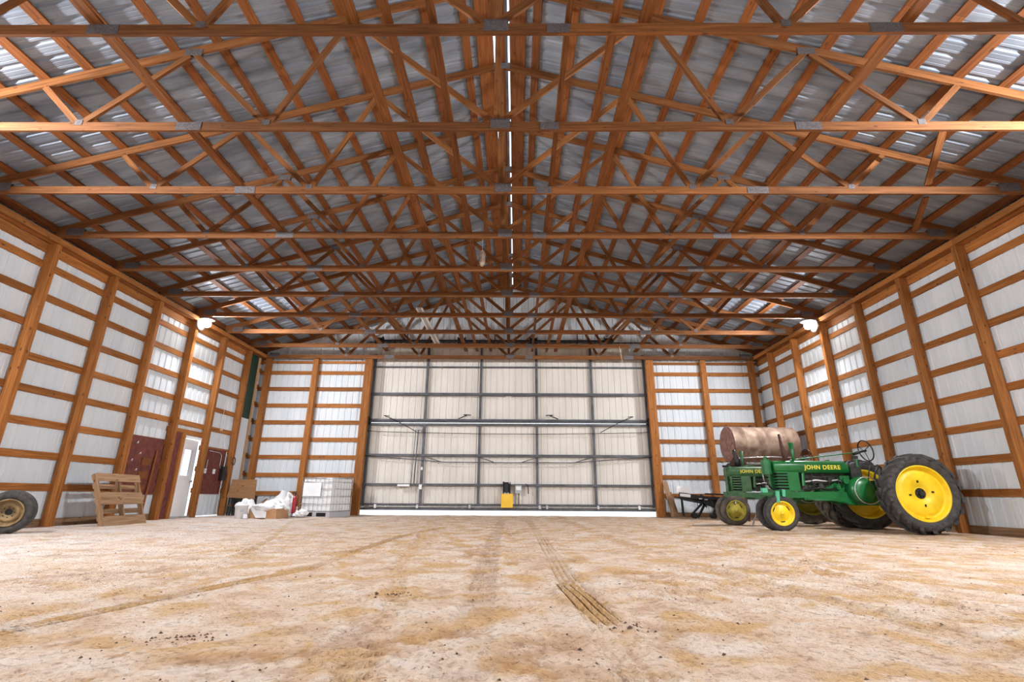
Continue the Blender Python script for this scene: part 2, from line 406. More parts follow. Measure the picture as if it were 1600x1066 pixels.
me.polygons.foreach_set('use_smooth', np.ones(len(f), bool))
me.update(calc_edges=True)
at = me.attributes.new('sand', 'FLOAT', 'POINT'); at.data.foreach_set('value', np.clip(tone, -1, 1).ravel().astype(np.float32))
# floor material
FM = mat('sandy_dirt', (.5, .35, .22), .85, 0, .3); N, L = NL(FM); b = N['Principled BSDF']
tc = N.new('ShaderNodeTexCoord')
def nz(s, d=8, dist=0, st=None):
    n = N.new('ShaderNodeTexNoise'); n.inputs['Scale'].default_value = s; n.inputs['Detail'].default_value = d; n.inputs['Distortion'].default_value = dist
    if st:
        mp = N.new('ShaderNodeMapping'); mp.inputs['Scale'].default_value = st; L.new(tc.outputs['Object'], mp.inputs[0]); L.new(mp.outputs[0], n.inputs['Vector'])
    else: L.new(tc.outputs['Object'], n.inputs['Vector'])
    return n
def ramp(src, *st):
    r = N.new('ShaderNodeValToRGB'); e = r.color_ramp.elements
    while len(e) < len(st): e.new(.5)
    for i, (p, c) in enumerate(st): e[i].position = p; e[i].color = (*c, 1) if len(c) == 3 else c
    L.new(src, r.inputs[0]); return r.outputs[0]
def mixc(fac, a, b_, mode='MIX'):
    m_ = N.new('ShaderNodeMix'); m_.data_type = 'RGBA'; m_.blend_type = mode
    if isinstance(fac, float): m_.inputs[0].default_value = fac
    else: L.new(fac, m_.inputs[0])
    for i, s_ in ((6, a), (7, b_)):
        if isinstance(s_, tuple): m_.inputs[i].default_value = (*s_, 1)
        else: L.new(s_, m_.inputs[i])
    return m_.outputs[2]
base = ramp(nz(3.0, 10, .4).outputs[0], (.30, (.68, .46, .30)), (.48, (.86, .67, .52)), (.66, (.92, .80, .70)))
sand = ramp(nz(2.6, 6, .5).outputs[0], (.50, (0, 0, 0)), (.62, (.9, .9, .9)))
c = mixc(sand, base, (.74, .47, .22))
dark = ramp(nz(7.0, 10, .8).outputs[0], (.62, (0, 0, 0)), (.76, (.7, .7, .7)))
c = mixc(dark, c, (.36, .22, .14))
grey = ramp(nz(.22, 3).outputs[0], (.45, (0, 0, 0)), (.7, (.6, .6, .6)))
sx_ = N.new('ShaderNodeSeparateXYZ'); L.new(tc.outputs['Object'], sx_.inputs[0])
mr = N.new('ShaderNodeMapRange'); mr.inputs[1].default_value = -1.5; mr.inputs[2].default_value = -6.5; mr.inputs[3].default_value = 0; mr.inputs[4].default_value = .75
L.new(sx_.outputs[0], mr.inputs[0])
brk = ramp(nz(1.1, 7, .5).outputs[0], (.35, (.25, .25, .25)), (.6, (1, 1, 1)))
mm = N.new('ShaderNodeMath'); mm.operation = 'MULTIPLY'; L.new(mr.outputs[0], mm.inputs[0]); L.new(brk, mm.inputs[1])
c = mixc(mm.outputs[0], c, (.86, .83, .83))  # whiter toward the left: daylight glare put into the dirt colour
specks = ramp(nz(55, 3).outputs[0], (.28, (1, 1, 1)), (.34, (0, 0, 0)))
c = mixc(specks, c, (.16, .09, .05))
aa = N.new('ShaderNodeAttribute'); aa.attribute_name = 'sand'
mpos = N.new('ShaderNodeMath'); mpos.operation = 'MAXIMUM'; L.new(aa.outputs['Fac'], mpos.inputs[0]); mpos.inputs[1].default_value = 0
c = mixc(mpos.outputs[0], c, (.74, .47, .22))
ng = N.new('ShaderNodeMath'); ng.operation = 'MULTIPLY'; L.new(aa.outputs['Fac'], ng.inputs[0]); ng.inputs[1].default_value = -1
ng2 = N.new('ShaderNodeMath'); ng2.operation = 'MAXIMUM'; L.new(ng.outputs[0], ng2.inputs[0]); ng2.inputs[1].default_value = 0
c = mixc(ng2.outputs[0], c, (.30, .17, .10))
fine = ramp(nz(30, 9, .8).outputs[0], (.32, (.66, .59, .53)), (.47, (.95, .93, .91)), (.62, (1.0, 1.0, 1.0)))
c = mixc(1.0, c, fine, 'MULTIPLY')
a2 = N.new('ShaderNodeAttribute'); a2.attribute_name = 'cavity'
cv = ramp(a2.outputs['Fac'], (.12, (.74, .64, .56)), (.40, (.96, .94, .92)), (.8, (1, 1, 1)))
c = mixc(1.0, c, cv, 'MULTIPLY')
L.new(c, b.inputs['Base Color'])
bp = N.new('ShaderNodeBump'); bp.inputs['Strength'].default_value = 1.0; bp.inputs['Distance'].default_value = .035
hh = N.new('ShaderNodeMath'); hh.operation = 'ADD'; L.new(nz(22, 10, .5).outputs[0], hh.inputs[0]); L.new(nz(90, 4).outputs[0], hh.inputs[1])
L.new(hh.outputs[0], bp.inputs['Height']); L.new(bp.outputs[0], b.inputs['Normal'])
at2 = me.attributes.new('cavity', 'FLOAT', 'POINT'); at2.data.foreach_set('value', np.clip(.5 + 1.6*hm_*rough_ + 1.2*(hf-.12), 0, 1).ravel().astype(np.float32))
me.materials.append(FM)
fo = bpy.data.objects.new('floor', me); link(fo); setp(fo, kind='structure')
MB().box(-60, 60, -60, 80, -.20, -.06).build('ground', SNOW, None, kind='structure')

# ------------------------------------------------------------------ trusses
TL = {0: 'nearest roof truss in view, its dark bottom chord highest in the photo', 1: 'second roof truss in view, its bottom chord glaring bright at both ends',
      2: 'third roof truss in view, its bottom chord just below the bright one', 3: 'fourth roof truss in view, its ends meeting the eaves near both photo edges',
      4: 'fifth roof truss in view, the one with the clear bag hanging near its middle', 5: 'sixth roof truss in view, between the bag truss and the lamp truss',
      6: 'seventh roof truss in view, with a glowing eave lamp at each end', 7: 'eighth roof truss in view, its far-side chord lit orange just beyond the lamps',
      8: 'ninth roof truss in view, in dim light just before the end truss', 9: 'farthest roof truss, forming the header above the big door'}
CH = .14; W4 = .089; T = .038
_g = {}
def plate(p, cx, cz, wx, wz):
    for s in (-1, 1):
        key = (wx, wz)
        if key not in _g: _g[key] = MB().cb((0, 0, 0), (wx, .003, wz)).mesh('gusset_plate', GUSS)
        o = bpy.data.objects.new('gusset_plate', _g[key]); link(o, p, WM[p] @ Matrix.Translation((cx, s*.0225, cz)))
for n in range(0, 10):
    if n < 9: yy, dz = Yn(n), 0
    else: yy, dz = 17.42, -.127
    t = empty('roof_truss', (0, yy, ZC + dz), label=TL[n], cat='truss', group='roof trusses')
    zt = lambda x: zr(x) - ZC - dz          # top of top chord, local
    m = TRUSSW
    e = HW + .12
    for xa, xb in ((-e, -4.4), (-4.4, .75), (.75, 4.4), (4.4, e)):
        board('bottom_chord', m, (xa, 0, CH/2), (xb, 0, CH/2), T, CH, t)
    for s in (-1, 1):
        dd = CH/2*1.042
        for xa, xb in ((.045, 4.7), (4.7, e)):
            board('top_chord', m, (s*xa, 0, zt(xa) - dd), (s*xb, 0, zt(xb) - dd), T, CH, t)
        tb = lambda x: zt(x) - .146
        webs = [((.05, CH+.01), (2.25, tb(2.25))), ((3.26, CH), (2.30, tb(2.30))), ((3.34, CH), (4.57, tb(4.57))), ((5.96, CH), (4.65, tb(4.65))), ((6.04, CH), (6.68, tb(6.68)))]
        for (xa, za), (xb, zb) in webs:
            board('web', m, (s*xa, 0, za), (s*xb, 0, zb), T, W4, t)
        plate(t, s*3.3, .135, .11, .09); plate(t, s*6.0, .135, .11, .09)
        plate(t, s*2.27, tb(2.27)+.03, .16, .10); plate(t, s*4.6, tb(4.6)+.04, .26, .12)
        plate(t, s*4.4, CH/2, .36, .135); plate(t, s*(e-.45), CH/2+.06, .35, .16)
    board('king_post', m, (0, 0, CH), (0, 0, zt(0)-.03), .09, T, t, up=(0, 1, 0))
    plate(t, .05, .115, .28, .17); plate(t, .75, CH/2, .26, .13); plate(t, 0, zt(0)-.09, .3, .14)
# long braces lying across the bottom chords
LB = [(-4.49, .14, 'wide brace board running front to back left of the centre, across the truss bottom chords'),
      (-1.56, .13, 'brace board on the truss chords, outermost of the three left of the ridge line'),
      (-1.16, .089, 'brace board on the truss chords, middle one of the three left of the ridge line'),
      (-.66, .089, 'brace board on the truss chords, nearest of the three left of the ridge line'),
      (.86, .07, 'narrow brace board on the truss chords just right of the ridge line'),
      (1.39, .089, 'brace board on the truss chords, middle one of the three right of the ridge line'),
      (1.72, .13, 'wide brace board on the truss chords, outermost of the three right of the ridge line'),
      (4.65, .14, 'wide brace board running front to back right of the centre, across the truss bottom chords')]
for x, wd, lb in LB:
    r = empty('brace_board', (x, Yn(-1), ZC + CH + .02), label=lb, cat='board', group='lengthwise ceiling braces')
    ys_ = [0, 5.9, 10.5, YB + (-.1) - Yn(-1)]
    for i, (a, b2) in enumerate(zip(ys_[:-1], ys_[1:])):
        board('plank', TRUSSW, (0, a + (.005 if i else 0), 0), (0, b2, 0), wd, .036, r)
for n, p0, p1 in ((2, (7.293, 7.23, 5.75), (6.979, 6.42, 6.15)), (3, (8.222, 8.74, 5.75), (7.92, 7.99, 6.00))):
    board('stay_board', TRUSSW, p0, p1, .10, T, None, up=(0, -1, 0) if n == 9 else (0, 0, 1),
          label=('short leaning stay board on the right end of the third truss' if n == 2 else 'short leaning stay board on the right end of the fourth truss'), cat='board')
# pale channel on the chords
ch = empty('light_strip', (-2.5, Yn(6) - .3, ZC + CH + .005), label='long pale twin tube light strip lying on the far chords left of centre', cat='lamp')
for dx in (-.09, .06): MB().box(dx, dx + .045, 0, 3.7, 0, .04).build('tube', WHITEP, ch)
MB().box(-.045, .06, 0, 3.7, .01, .05).build('housing', GREYP, ch)

# ------------------------------------------------------------------ eave lamps (each pair hangs just behind its truss)
LAMP_W = 480
def lamp(x, n, lb):
    l = empty('eave_lamp', (x, Yn(n) + .16, 5.50), label=lb, cat='lamp', group='glowing eave lamps')
    q = MB(); pr = [(-.0, .012)] + [(.11 - .11*math.cos(a), .11*math.sin(a)) for a in [PI*i/10 for i in range(1, 10)]] + [(.22, .012)]
    q.lathe(pr, Matrix.Translation((0, 0, -.20)) @ Matrix.Rotation(-PI/2, 4, 'Y'), 20).build('bulb', BULB, l)
    MB().cyl((0, 0, .02), (0, 0, .08), .05, .035, 14).build('socket', WHITEP, l)
    MB().lathe([(-.01, .05), (.0, .20), (.005, .20), (.0, .05)], Matrix.Translation((0, 0, .035)) @ Matrix.Rotation(PI/2, 4, 'Y'), 24).build('added_roof_shield', GREYP, l)  # added disc above the bulb, keeps its light off the roof
    ld = bpy.data.lights.new('lamp_light', 'AREA'); ld.shape = 'DISK'; ld.size = .2; ld.energy = LAMP_W * (2.5 if n == 0 else 1); ld.color = (.96, .97, 1)
    lo = bpy.data.objects.new('lamp_light', ld); k_ = -1 if x < 0 else 1
    z_ax = Vector((k_*1.0, 0, .62)).normalized(); x_ax = Vector((0, 1, 0)); y_ax = z_ax.cross(x_ax)
    lm = Matrix((x_ax, y_ax, z_ax)).transposed().to_4x4(); lm.translation = Vector((x - k_*.13, Yn(n) + .16, 5.40))
    link(lo, l, lm)
    MB().lathe([(.0, .02), (.015, .20), (.02, .20), (.005, .02)], Matrix.Translation((k_*.15, 0, -.09)) @ Matrix.Rotation(0 if x > 0 else PI, 4, 'Z'), 24).build('added_wall_shield', GREYP, l)  # added disc on the wall side, keeps lamp light off the near wall
    MB().box(-.07, .07, -.14, .05, .075, .09).build('bracket', GREYP, l)
lamp(-8.80, 6, 'glowing lamp under the left eave, high on the left wall')
lamp(8.74, 6, 'glowing lamp under the right eave, high on the right wall')
lamp(-8.80, 0, 'glowing lamp under the left eave beside the nearest truss')
lamp(-8.80, -6, 'glowing lamp under the left eave, behind the photo position')
lamp(8.74, -6, 'glowing lamp under the right eave, behind the photo position')
lamp(8.74, 0, 'glowing lamp under the right eave beside the nearest truss')

# ------------------------------------------------------------------ big door
d1 = empty('door_1', (0, 17.80, 0), kind='structure')
MB().box(-5.4, 5.4, -.09, .16, 6.15, 6.2).build('added_leak_cap', STEEL, d1)  # added cap, closes the gap that let sky light onto the door top
for s in (-1, 1): MB().box(s*5.36-.01, s*5.36+.01, -.09, .14, .3, 6.2).build('added_leak_trim', WALLM, d1)  # added side trims, stop outside light leaking in past the door edges
x = -5.35
while x < 5.33:
    wdt = min(PW, 5.35 - x); prof = [(u, d) for u, d in WP if u < wdt] + [(wdt, 0)]
    for za, zb in ((.19, 3.16), (3.20, 6.2)):
        MB().sheet(prof, lambda u, a, d: (x + u, .10 + d, a), za, zb).build('panel', DOORM, d1)
    x += wdt
for xx in (-5.02, -3.03, -1.03, 1.03, 3.06, 5.02):
    for za, zb in ((.30, 3.10), (3.24, 6.1)): MB().cb((xx, .045, (za+zb)/2), (.085 if abs(xx) < 4 else .05, .10, zb-za)).build('door_stile', STEEL, d1)
for z, h in ((5.24, .05), (4.21, .09), (3.27, .055), (3.10, .075), (2.01, .08), (1.01, .07), (.36, .045), (.20, .07)):
    MB().box(-5.3, 5.3, -.02 if h > .06 else .0, .08, z - h/2, z + h/2).build('door_rail', STEEL, d1)
MB().cyl((-5.0, -.03, 3.19), (5.0, -.03, 3.19), .035, n=12).build('hinge_tube', STEEL, d1)
MB().cyl((-4.9, -.05, .285), (4.9, -.05, .285), .022, n=12).build('drive_shaft', GALV, d1)
for xx in (-4.55, -3.1, -1.3, 1.1, 1.35, 3.1, 4.5):
    MB().cb((xx, -.05, .29), (.07, .08, .12)).build('bearing_block', WHITEP if abs(xx) > 4 else GALV, d1)
for s in (-1, 1):
    MB().prism([(s*5.35, 2.85), (s*5.35, 3.62), (s*5.28, 3.62), (s*4.95, 3.26), (s*4.95, 3.12), (s*5.25, 2.85)], -.06, -.02).build('hinge_bracket', BLACK, d1)
    MB().tube([(s*5.25, -.08, 2.86), (s*4.6, -.08, 2.82), (s*3.2, -.08, 2.79), (s*1.2, -.08, 2.76), (0, -.08, 2.76)], .012, 6).build('cable', BLACK, d1)
    MB().tube([(s*4.3, -.08, 3.38), (s*4.5, -.08, 3.40), (s*4.05, -.08, 3.22), (s*3.3, -.08, 2.83)], .014, 6).build('cable', BLACK, d1)
    MB().tube([(s*5.1, -.06, 1.99), (s*3.06, -.06, 1.83), (s*2.2, -.06, 1.77), (s*1.0, -.06, 1.77), (0, -.06, 1.76)], .018, 6).build('truss_rod', STEEL, d1)
    MB().tube([(s*3.0, -.06, 1.97), (s*2.35, -.06, 1.78)], .016, 6).build('truss_rod', STEEL, d1)
    MB().tube([(s*1.1, -.06, 1.97), (s*.5, -.06, 1.78)], .016, 6).build('truss_rod', STEEL, d1)
    MB().tube([(s*4.1, -.06, 4.17), (s*1.6, -.05, 4.15), (s*.1, -.05, 4.11)], .012, 6).build('truss_rod', STEEL, d1)
    MB().tube([(s*1.8, -.06, 3.30), (s*1.5, -.06, 3.42), (s*1.62, -.06, 3.44), (s*1.35, -.06, 3.43)], .018, 6).build('latch_arm', BLACK, d1)
MB().cyl((-3.27, -.06, 1.0), (-3.22, -.06, 2.9), .022, n=8).build('conduit', STEEL, d1)
MB().cyl((-3.37, -.04, 1.0), (-3.32, -.04, 2.9), .012, n=8).build('conduit', STEEL, d1)
MB().cb((-3.2, -.07, 2.93), (.22, .1, .08)).build('pulley_box', GREYP, d1)
MB().cb((-3.62, -.07, .98), (.42, .06, .07)).build('pale_bracket', WHITEP, d1)
MB().cb((-3.03, -.07, .93), (.10, .06, .16)).build('pale_bracket', WHITEP, d1)
MB().cb((-3.02, -.05, 1.55), (.06, .03, .10)).build('pale_bracket', WHITEP, d1)
# door operator: yellow guard, motor, control boxes
op = empty('door_opener', (-.02, 17.62, 0), label='yellow door opener guard with black motor low on the big door', cat='machine')
MB().box(-.20, .20, -.06, .10, .27, .72).box(-.18, .18, -.062, -.06, .30, .69).build('guard', ORB, op)
MB().cyl((-.02, .02, .74), (-.02, .02, 1.05), .11, n=18).cyl((-.02, .02, 1.05), (-.02, .02, 1.10), .08, n=18).box(-.15, -.10, 0, .1, .72, 1.12).box(.08, .12, 0, .1, .72, 1.1).build('motor', BLACK, op)
MB().box(-.10, .06, -.08, 0, .72, .76).build('mount', GALV, op)
cbx = empty('control_box', (.38, 17.70, .86), label='pale grey control box beside the motor on the big door', cat='box')
MB().box(-.12, .10, -.05, .06, -.12, .14).build('case', GREYP, cbx); MB().box(-.09, .08, -.06, -.05, -.02, .10).build('cover', WHITEP, cbx)
MB().cyl((0, 0, -.5), (0, 0, -.12), .012, n=8).build('conduit', BLACK, cbx)
pull = MB().tube([(.62, 17.68, 1.05), (.70, 17.68, .98), (.71, 17.68, .72)], .02, 6).build('door_latch', RUST, None, label='rusty latch rod hanging right of the control box', cat='latch')
# overhead drum shaft near the header
sh = empty('drum_shaft', (-.5, 17.0, 6.02), label='dark cable drum shaft in the rafters above the big door', cat='machine')
MB().cyl((-4.2, 0, 0), (4.3, 0, 0), .035, n=10).build('shaft', BLACK, sh)
for xx in (-4.2, -1.2, 1.4, 4.1): MB().cyl((xx-.12, 0, 0), (xx+.12, 0, 0), .11, n=16).cyl((xx-.14, 0, 0), (xx-.12, 0, 0), .15, n=16).cyl((xx+.12, 0, 0), (xx+.14, 0, 0), .15, n=16).build('drum', BLACK, sh)
MB().box(-4.3, 4.4, .10, .18, -.16, -.08).build('rail', STEEL, sh)
for xx in (-3.2, 0, 3.0): MB().box(xx-.02, xx+.02, .02, .12, -.16, .3).build('hanger', STEEL, sh)

# ------------------------------------------------------------------ left wall: doorway and boards
d2 = empty('door_2', (-XG - .02, 14.63, 0), kind='structure')
for a, c_ in ((-.50, -.46), (.46, .50)): MB().box(-.06, .04, a, c_, 0, 2.22).build('door_jamb', WHITED, d2)
MB().box(-.06, .04, -.50, .50, 2.19, 2.24).build('door_head', WHITED, d2)
MB().box(-.06, .10, -.56, .50, -.01, .05).build('door_sill', GALV, d2)
hm = WM[d2] @ Matrix.Translation((-.02, -.455, 0)) @ Matrix.Rotation(math.radians(7), 4, 'Z')
lf = MB()
w0, w1, z0, z1 = .16, .62, 1.15, 1.88
lf.box(-.045, 0, 0, .86, .05, z0).box(-.045, 0, 0, .86, z1, 2.17).box(-.045, 0, 0, w0, z0, z1).box(-.045, 0, w1, .86, z0, z1)
leaf = lf.build('door_leaf', WHITED, d2, Mw=hm)
q = MB().box(-.028, -.022, w0, w1, z0, z1); GL = mat('door_glass', (.95, .97, 1), .05)
GL.node_tree.nodes['Principled BSDF'].inputs['Transmission Weight'].default_value = 1; GL.node_tree.nodes['Principled BSDF'].inputs['IOR'].default_value = 1.1
q.build('door_pane', GL, leaf)
MB().box(0, .012, w0-.03, w1+.03, z1, z1+.03).box(0, .012, w0-.03, w1+.03, z0-.03, z0).box(0, .012, w0-.03, w0, z0, z1).box(0, .012, w1, w1+.03, z0, z1).build('pane_frame', WHITED, leaf)
MB().cyl((.0, .79, 1.0), (.06, .79, 1.0), .028, n=12).box(.045, .06, .67, .80, .99, 1.01).build('door_handle', GALV, leaf)
wl = ROOT['left']
MB().box(-XG-.036, -XG+.012, 13.42, 14.12, 0, 2.3).build('lining_board', RUSTB, wl)
board('stud', WOOD, (-XG+.03, 14.02, 0), (-XG+.03, 14.02, 2.3), .14, .06, wl, up=(1, 0, 0))
board('stud', WOOD, (-XG+.03, 13.55, 0), (-XG+.03, 13.55, .9), .14, .05, wl, up=(1, 0, 0))
board('girt', WOOD, (-XG-.019, 13.36, 2.34), (-XG-.019, 14.96, 2.34), .038, .14, wl)
# rust-brown tool board
tb_ = empty('tool_board', (-XG + .012, 12.78, .62), label='rust brown painted tool board with hooks left of the white door', cat='board')
MB().box(-.012, 0, -.78, .56, 0, 1.42).build('sheet', RUSTB, tb_)
for (a, z) in ((-.40, 1.25), (-.24, 1.00), (-.47, .82), (-.26, .60)):
    MB().tube([(.01, a-.025, z-.03), (.03, a, z+.02), (.01, a+.025, z-.03)], .007, 6).build('hook', WHITEP, tb_)
for (a, z) in ((.05, .80), (.02, .47), (.0, .15)):
    MB().box(0, .018, a-.17, a+.15, z-.09, z+.09).build('wood_block', PURL, tb_, label='orange-brown wood block')
for (a, lb) in ((-.74, 'thin upright strip on the left edge of the tool board'), (.27, 'thin dark upright strip leaning on the tool board right of its wood blocks')):
    board('strip_board', PURL, (-XG + .05, 12.78 + a - .05, .02 if a > 0 else .7), (-XG + .04, 12.78 + a + .05, 1.72), .05, .025, None, up=(1, 0, 0), label=lb, cat='board')
# board right of the door
sb = empty('switch_board', (-XG + .012, 15.68, .65), label='rust brown board with switches and conduit right of the white door', cat='board')
MB().box(-.012, 0, -.68, .66, 0, 1.33).build('sheet', RUSTB, sb)
for a in (-.36, .10):
    s_ = MB().box(0, .04, a-.04, a+.04, .60, .74).build('switch_plate', WHITEP, sb); MB().box(.04, .05, a-.01, a+.01, .65, .69).build('toggle', GREYP, s_)
MB().tube([(.02, -.30, 1.27), (.02, .25, 1.25), (.02, .36, 1.18), (.02, .36, .85), (.02, .46, .74), (.02, .52, .62)], .011, 8).build('conduit', GALV, sb)
MB().box(0, .12, .42, .64, .42, .84).build('breaker_box', BLACK, sb)
MB().cyl((.03, .58, -.6), (.03, .58, 1.3), .013, n=8).build('conduit', GALV, sb)
MB().tube([(.02, -.33, .76), (.02, -.31, 1.0)], .008, 6).build('cable', WHITEP, sb)
fx = empty('lamp_holder', (-XG + .0, 15.76, 2.60), label='small bare lamp holder on a girt above the switch board', cat='lamp')
MB().lathe([(0, .001), (.0, .055), (.03, .055), (.05, .03), (.09, .025), (.09, .001)], None, 16).build('base', PALE, fx)
MB().cyl((.02, .0, .05), (.02, .0, .9), .006, n=6).build('cable', WHITEP, fx)
coil = empty('chain_coil', (-HW + .03, 16.46, 1.68), label='small rusty ring of chain hung on the post right of the switch board', cat='chain')
for k in range(10):
    a = 2*PI*k/10; c0 = Vector((.0, .09*math.cos(a), .12*math.sin(a))); tdir = Vector((.02*(-1)**k, -math.sin(a), math.cos(a)))
    MB().cyl(c0 - tdir*.035, c0 + tdir*.035, .014, n=8).build('link', RUST, coil)
gp = MB().box(-9.16, -9.13, 16.60, 17.24, 3.17, 5.44).build('green_panel', GREENM, None, label='tall dark green sheet high in the back left corner', cat='panel')
MB().box(-9.165, -9.13, 16.60, 17.24, .02, 3.165).build('grey_panel', WALLM, None, label='tall plain pale sheet below the dark green one in the back left corner', cat='panel')
board('corner_board', PALE, (-9.13, 17.32, 0), (-9.13, 17.32, 5.43), .12, .03, None, up=(1, 0, 0), label='pale narrow upright board right of the dark green sheet', cat='board')

# ------------------------------------------------------------------ wheels and tractors
def tyre(R, w_, rim_r, lugs=0, n=48, ribs=0):
    q = MB(); h = w_/2
    prof = [(-h*.62, rim_r), (-h*.86, rim_r + (R-rim_r)*.22), (-h, rim_r + (R-rim_r)*.5), (-h*.9, rim_r + (R-rim_r)*.82), (-h*.72, R*.965)]
    if ribs:
        for k in range(ribs):
            x0 = -h*.66 + k*(h*1.32)/ribs; wd = h*1.32/ribs
            prof += [(x0+wd*.1, R), (x0+wd*.8, R), (x0+wd*.85, R*.97), (x0+wd*.98, R*.97)]
    else: prof += [(-h*.4, R*.985), (0, R*.99), (h*.4, R*.985)]
    prof += [(h*.72, R*.965), (h*.9, rim_r + (R-rim_r)*.82), (h, rim_r + (R-rim_r)*.5), (h*.86, rim_r + (R-rim_r)*.22), (h*.62, rim_r)]
    q.lathe(prof, None, n)
    for k in range(lugs):
        for s in (-1, 1):
            a0 = 2*PI*(k + (.5 if s > 0 else 0))/lugs
            pts = []
            for t_, da in ((0.02, .30), (.55, .12), (1.0, 0), (1.08, -.02)):
                x_ = s*h*t_; r_ = R*.975 if t_ < 1 else R*.93
                if t_ > 1.05: r_ = rim_r + (R-rim_r)*.72
                pts.append((x_, a0 + da, r_))
            wa = .045; hr = R*.075
            vs = []
            for x_, a, r_ in pts:
                for rr, dw in ((r_-.01, wa*1.25), (r_+hr*(1 if r_ > R*.9 else .55), wa)):
                    for sg in (-1, 1):
                        vs.append((x_, rr*math.cos(a+sg*dw), rr*math.sin(a+sg*dw)))
            fs = []
            for j in range(3):
                b0 = j*4; b1 = b0+4
                fs += [(b0+2, b0+3, b1+3, b1+2), (b0, b0+2, b1+2, b1), (b0+3, b0+1, b1+1, b1+3)]
            fs += [(0, 1, 3, 2), (12, 14, 15, 13)]
            q.add(vs, fs)
    return q
def rear_wheel(par, Mw, rub, yl, sgn):          # axis local X, outer face toward +X
    R = .74; rr = .505
    t_ = tyre(R*.955, .34, rr, lugs=18, n=60).build('rear_tyre', rub, par, Mw=Mw)
    q = MB().lathe([(.10, rr+.018), (.118, rr+.018), (.118, rr-.012), (.10, rr-.02), (.055, rr-.045), (.035, rr-.05), (.03, rr-.085), (.045, rr-.10), (.06, rr-.14), (.055, .15), (.03, .135), (.03, .10)], None, 60)
    q.lathe([(-.118, rr+.018), (-.118, rr-.012), (-.05, rr-.04), (.03, rr-.05)], None, 60)
    rim = q.build('rim', yl, t_)
    h = MB().cyl((-.06, 0, 0), (.035, 0, 0), .10, n=20).cyl((.03, 0, 0), (.075, 0, 0), .045, n=14)
    for k in range(8):
        a = 2*PI*k/8; h.cyl((.03, .075*math.cos(a), .075*math.sin(a)), (.055, .075*math.cos(a), .075*math.sin(a)), .014, n=6)
    h.build('hub', CHAFF, t_)
    for k in range(4):
        a = PI/2*k + .12; c_ = Vector((.060, .22*math.cos(a), .22*math.sin(a))); s_ = MB()
        s_.cb(c_, (.012, .045 if k % 2 == 0 else .03, .03 if k % 2 == 0 else .045)).build('slot', BLACK, t_)
    MB().cb((.055, .02, -rr+.085), (.05, .09, .05)).build('valve_boss', yl, t_)
    return t_
def front_wheel(par, Mw, rub, yl, R=.345):
    rr = R*.66
    t_ = tyre(R, .15, rr, n=40, ribs=3).build('front_tyre', rub, par, Mw=Mw)
    MB().lathe([(.055, rr+.012), (.07, rr+.012), (.07, rr-.008), (.045, rr-.02), (.01, rr-.03), (.0, rr-.06), (.015, rr-.075), (.02, .075), (.035, .07), (.035, .045)], None, 40).build('rim', yl, t_)
    MB().lathe([(-.06, .05), (.03, .05), (.05, .045), (.07, .03), (.075, .001)], None, 16).build('hub', yl, t_)
    for k in range(3):
        a = 2*PI*k/3 + .6
        MB().tube([(.012, (rr-.06)*math.cos(a+d), (rr-.06)*math.sin(a+d)) for d in (-.25, -.1, .1, .25)], .009, 6).build('slot', BLACK, t_)
    return t_
def text_obj(s, size, m, parent, Ml, name='lettering', ext=.002, **k):
    cu = bpy.data.curves.new(name, 'FONT'); cu.body = s; cu.size = size; cu.extrude = ext; cu.align_x = 'CENTER'; cu.align_y = 'CENTER'; cu.offset = size*.018; cu.space_character = 1.12
    o = bpy.data.objects.new(name, cu); sc.collection.objects.link(o)
    bpy.context.view_layer.update()
    me_ = bpy.data.meshes.new_from_object(o.evaluated_get(bpy.context.evaluated_depsgraph_get()))
    sc.collection.objects.unlink(o); bpy.data.objects.remove(o)
    me_.materials.clear(); me_.materials.append(m)
    o = bpy.data.objects.new(name, me_); link(o, parent, WM[parent] @ Ml); return setp(o, **k)
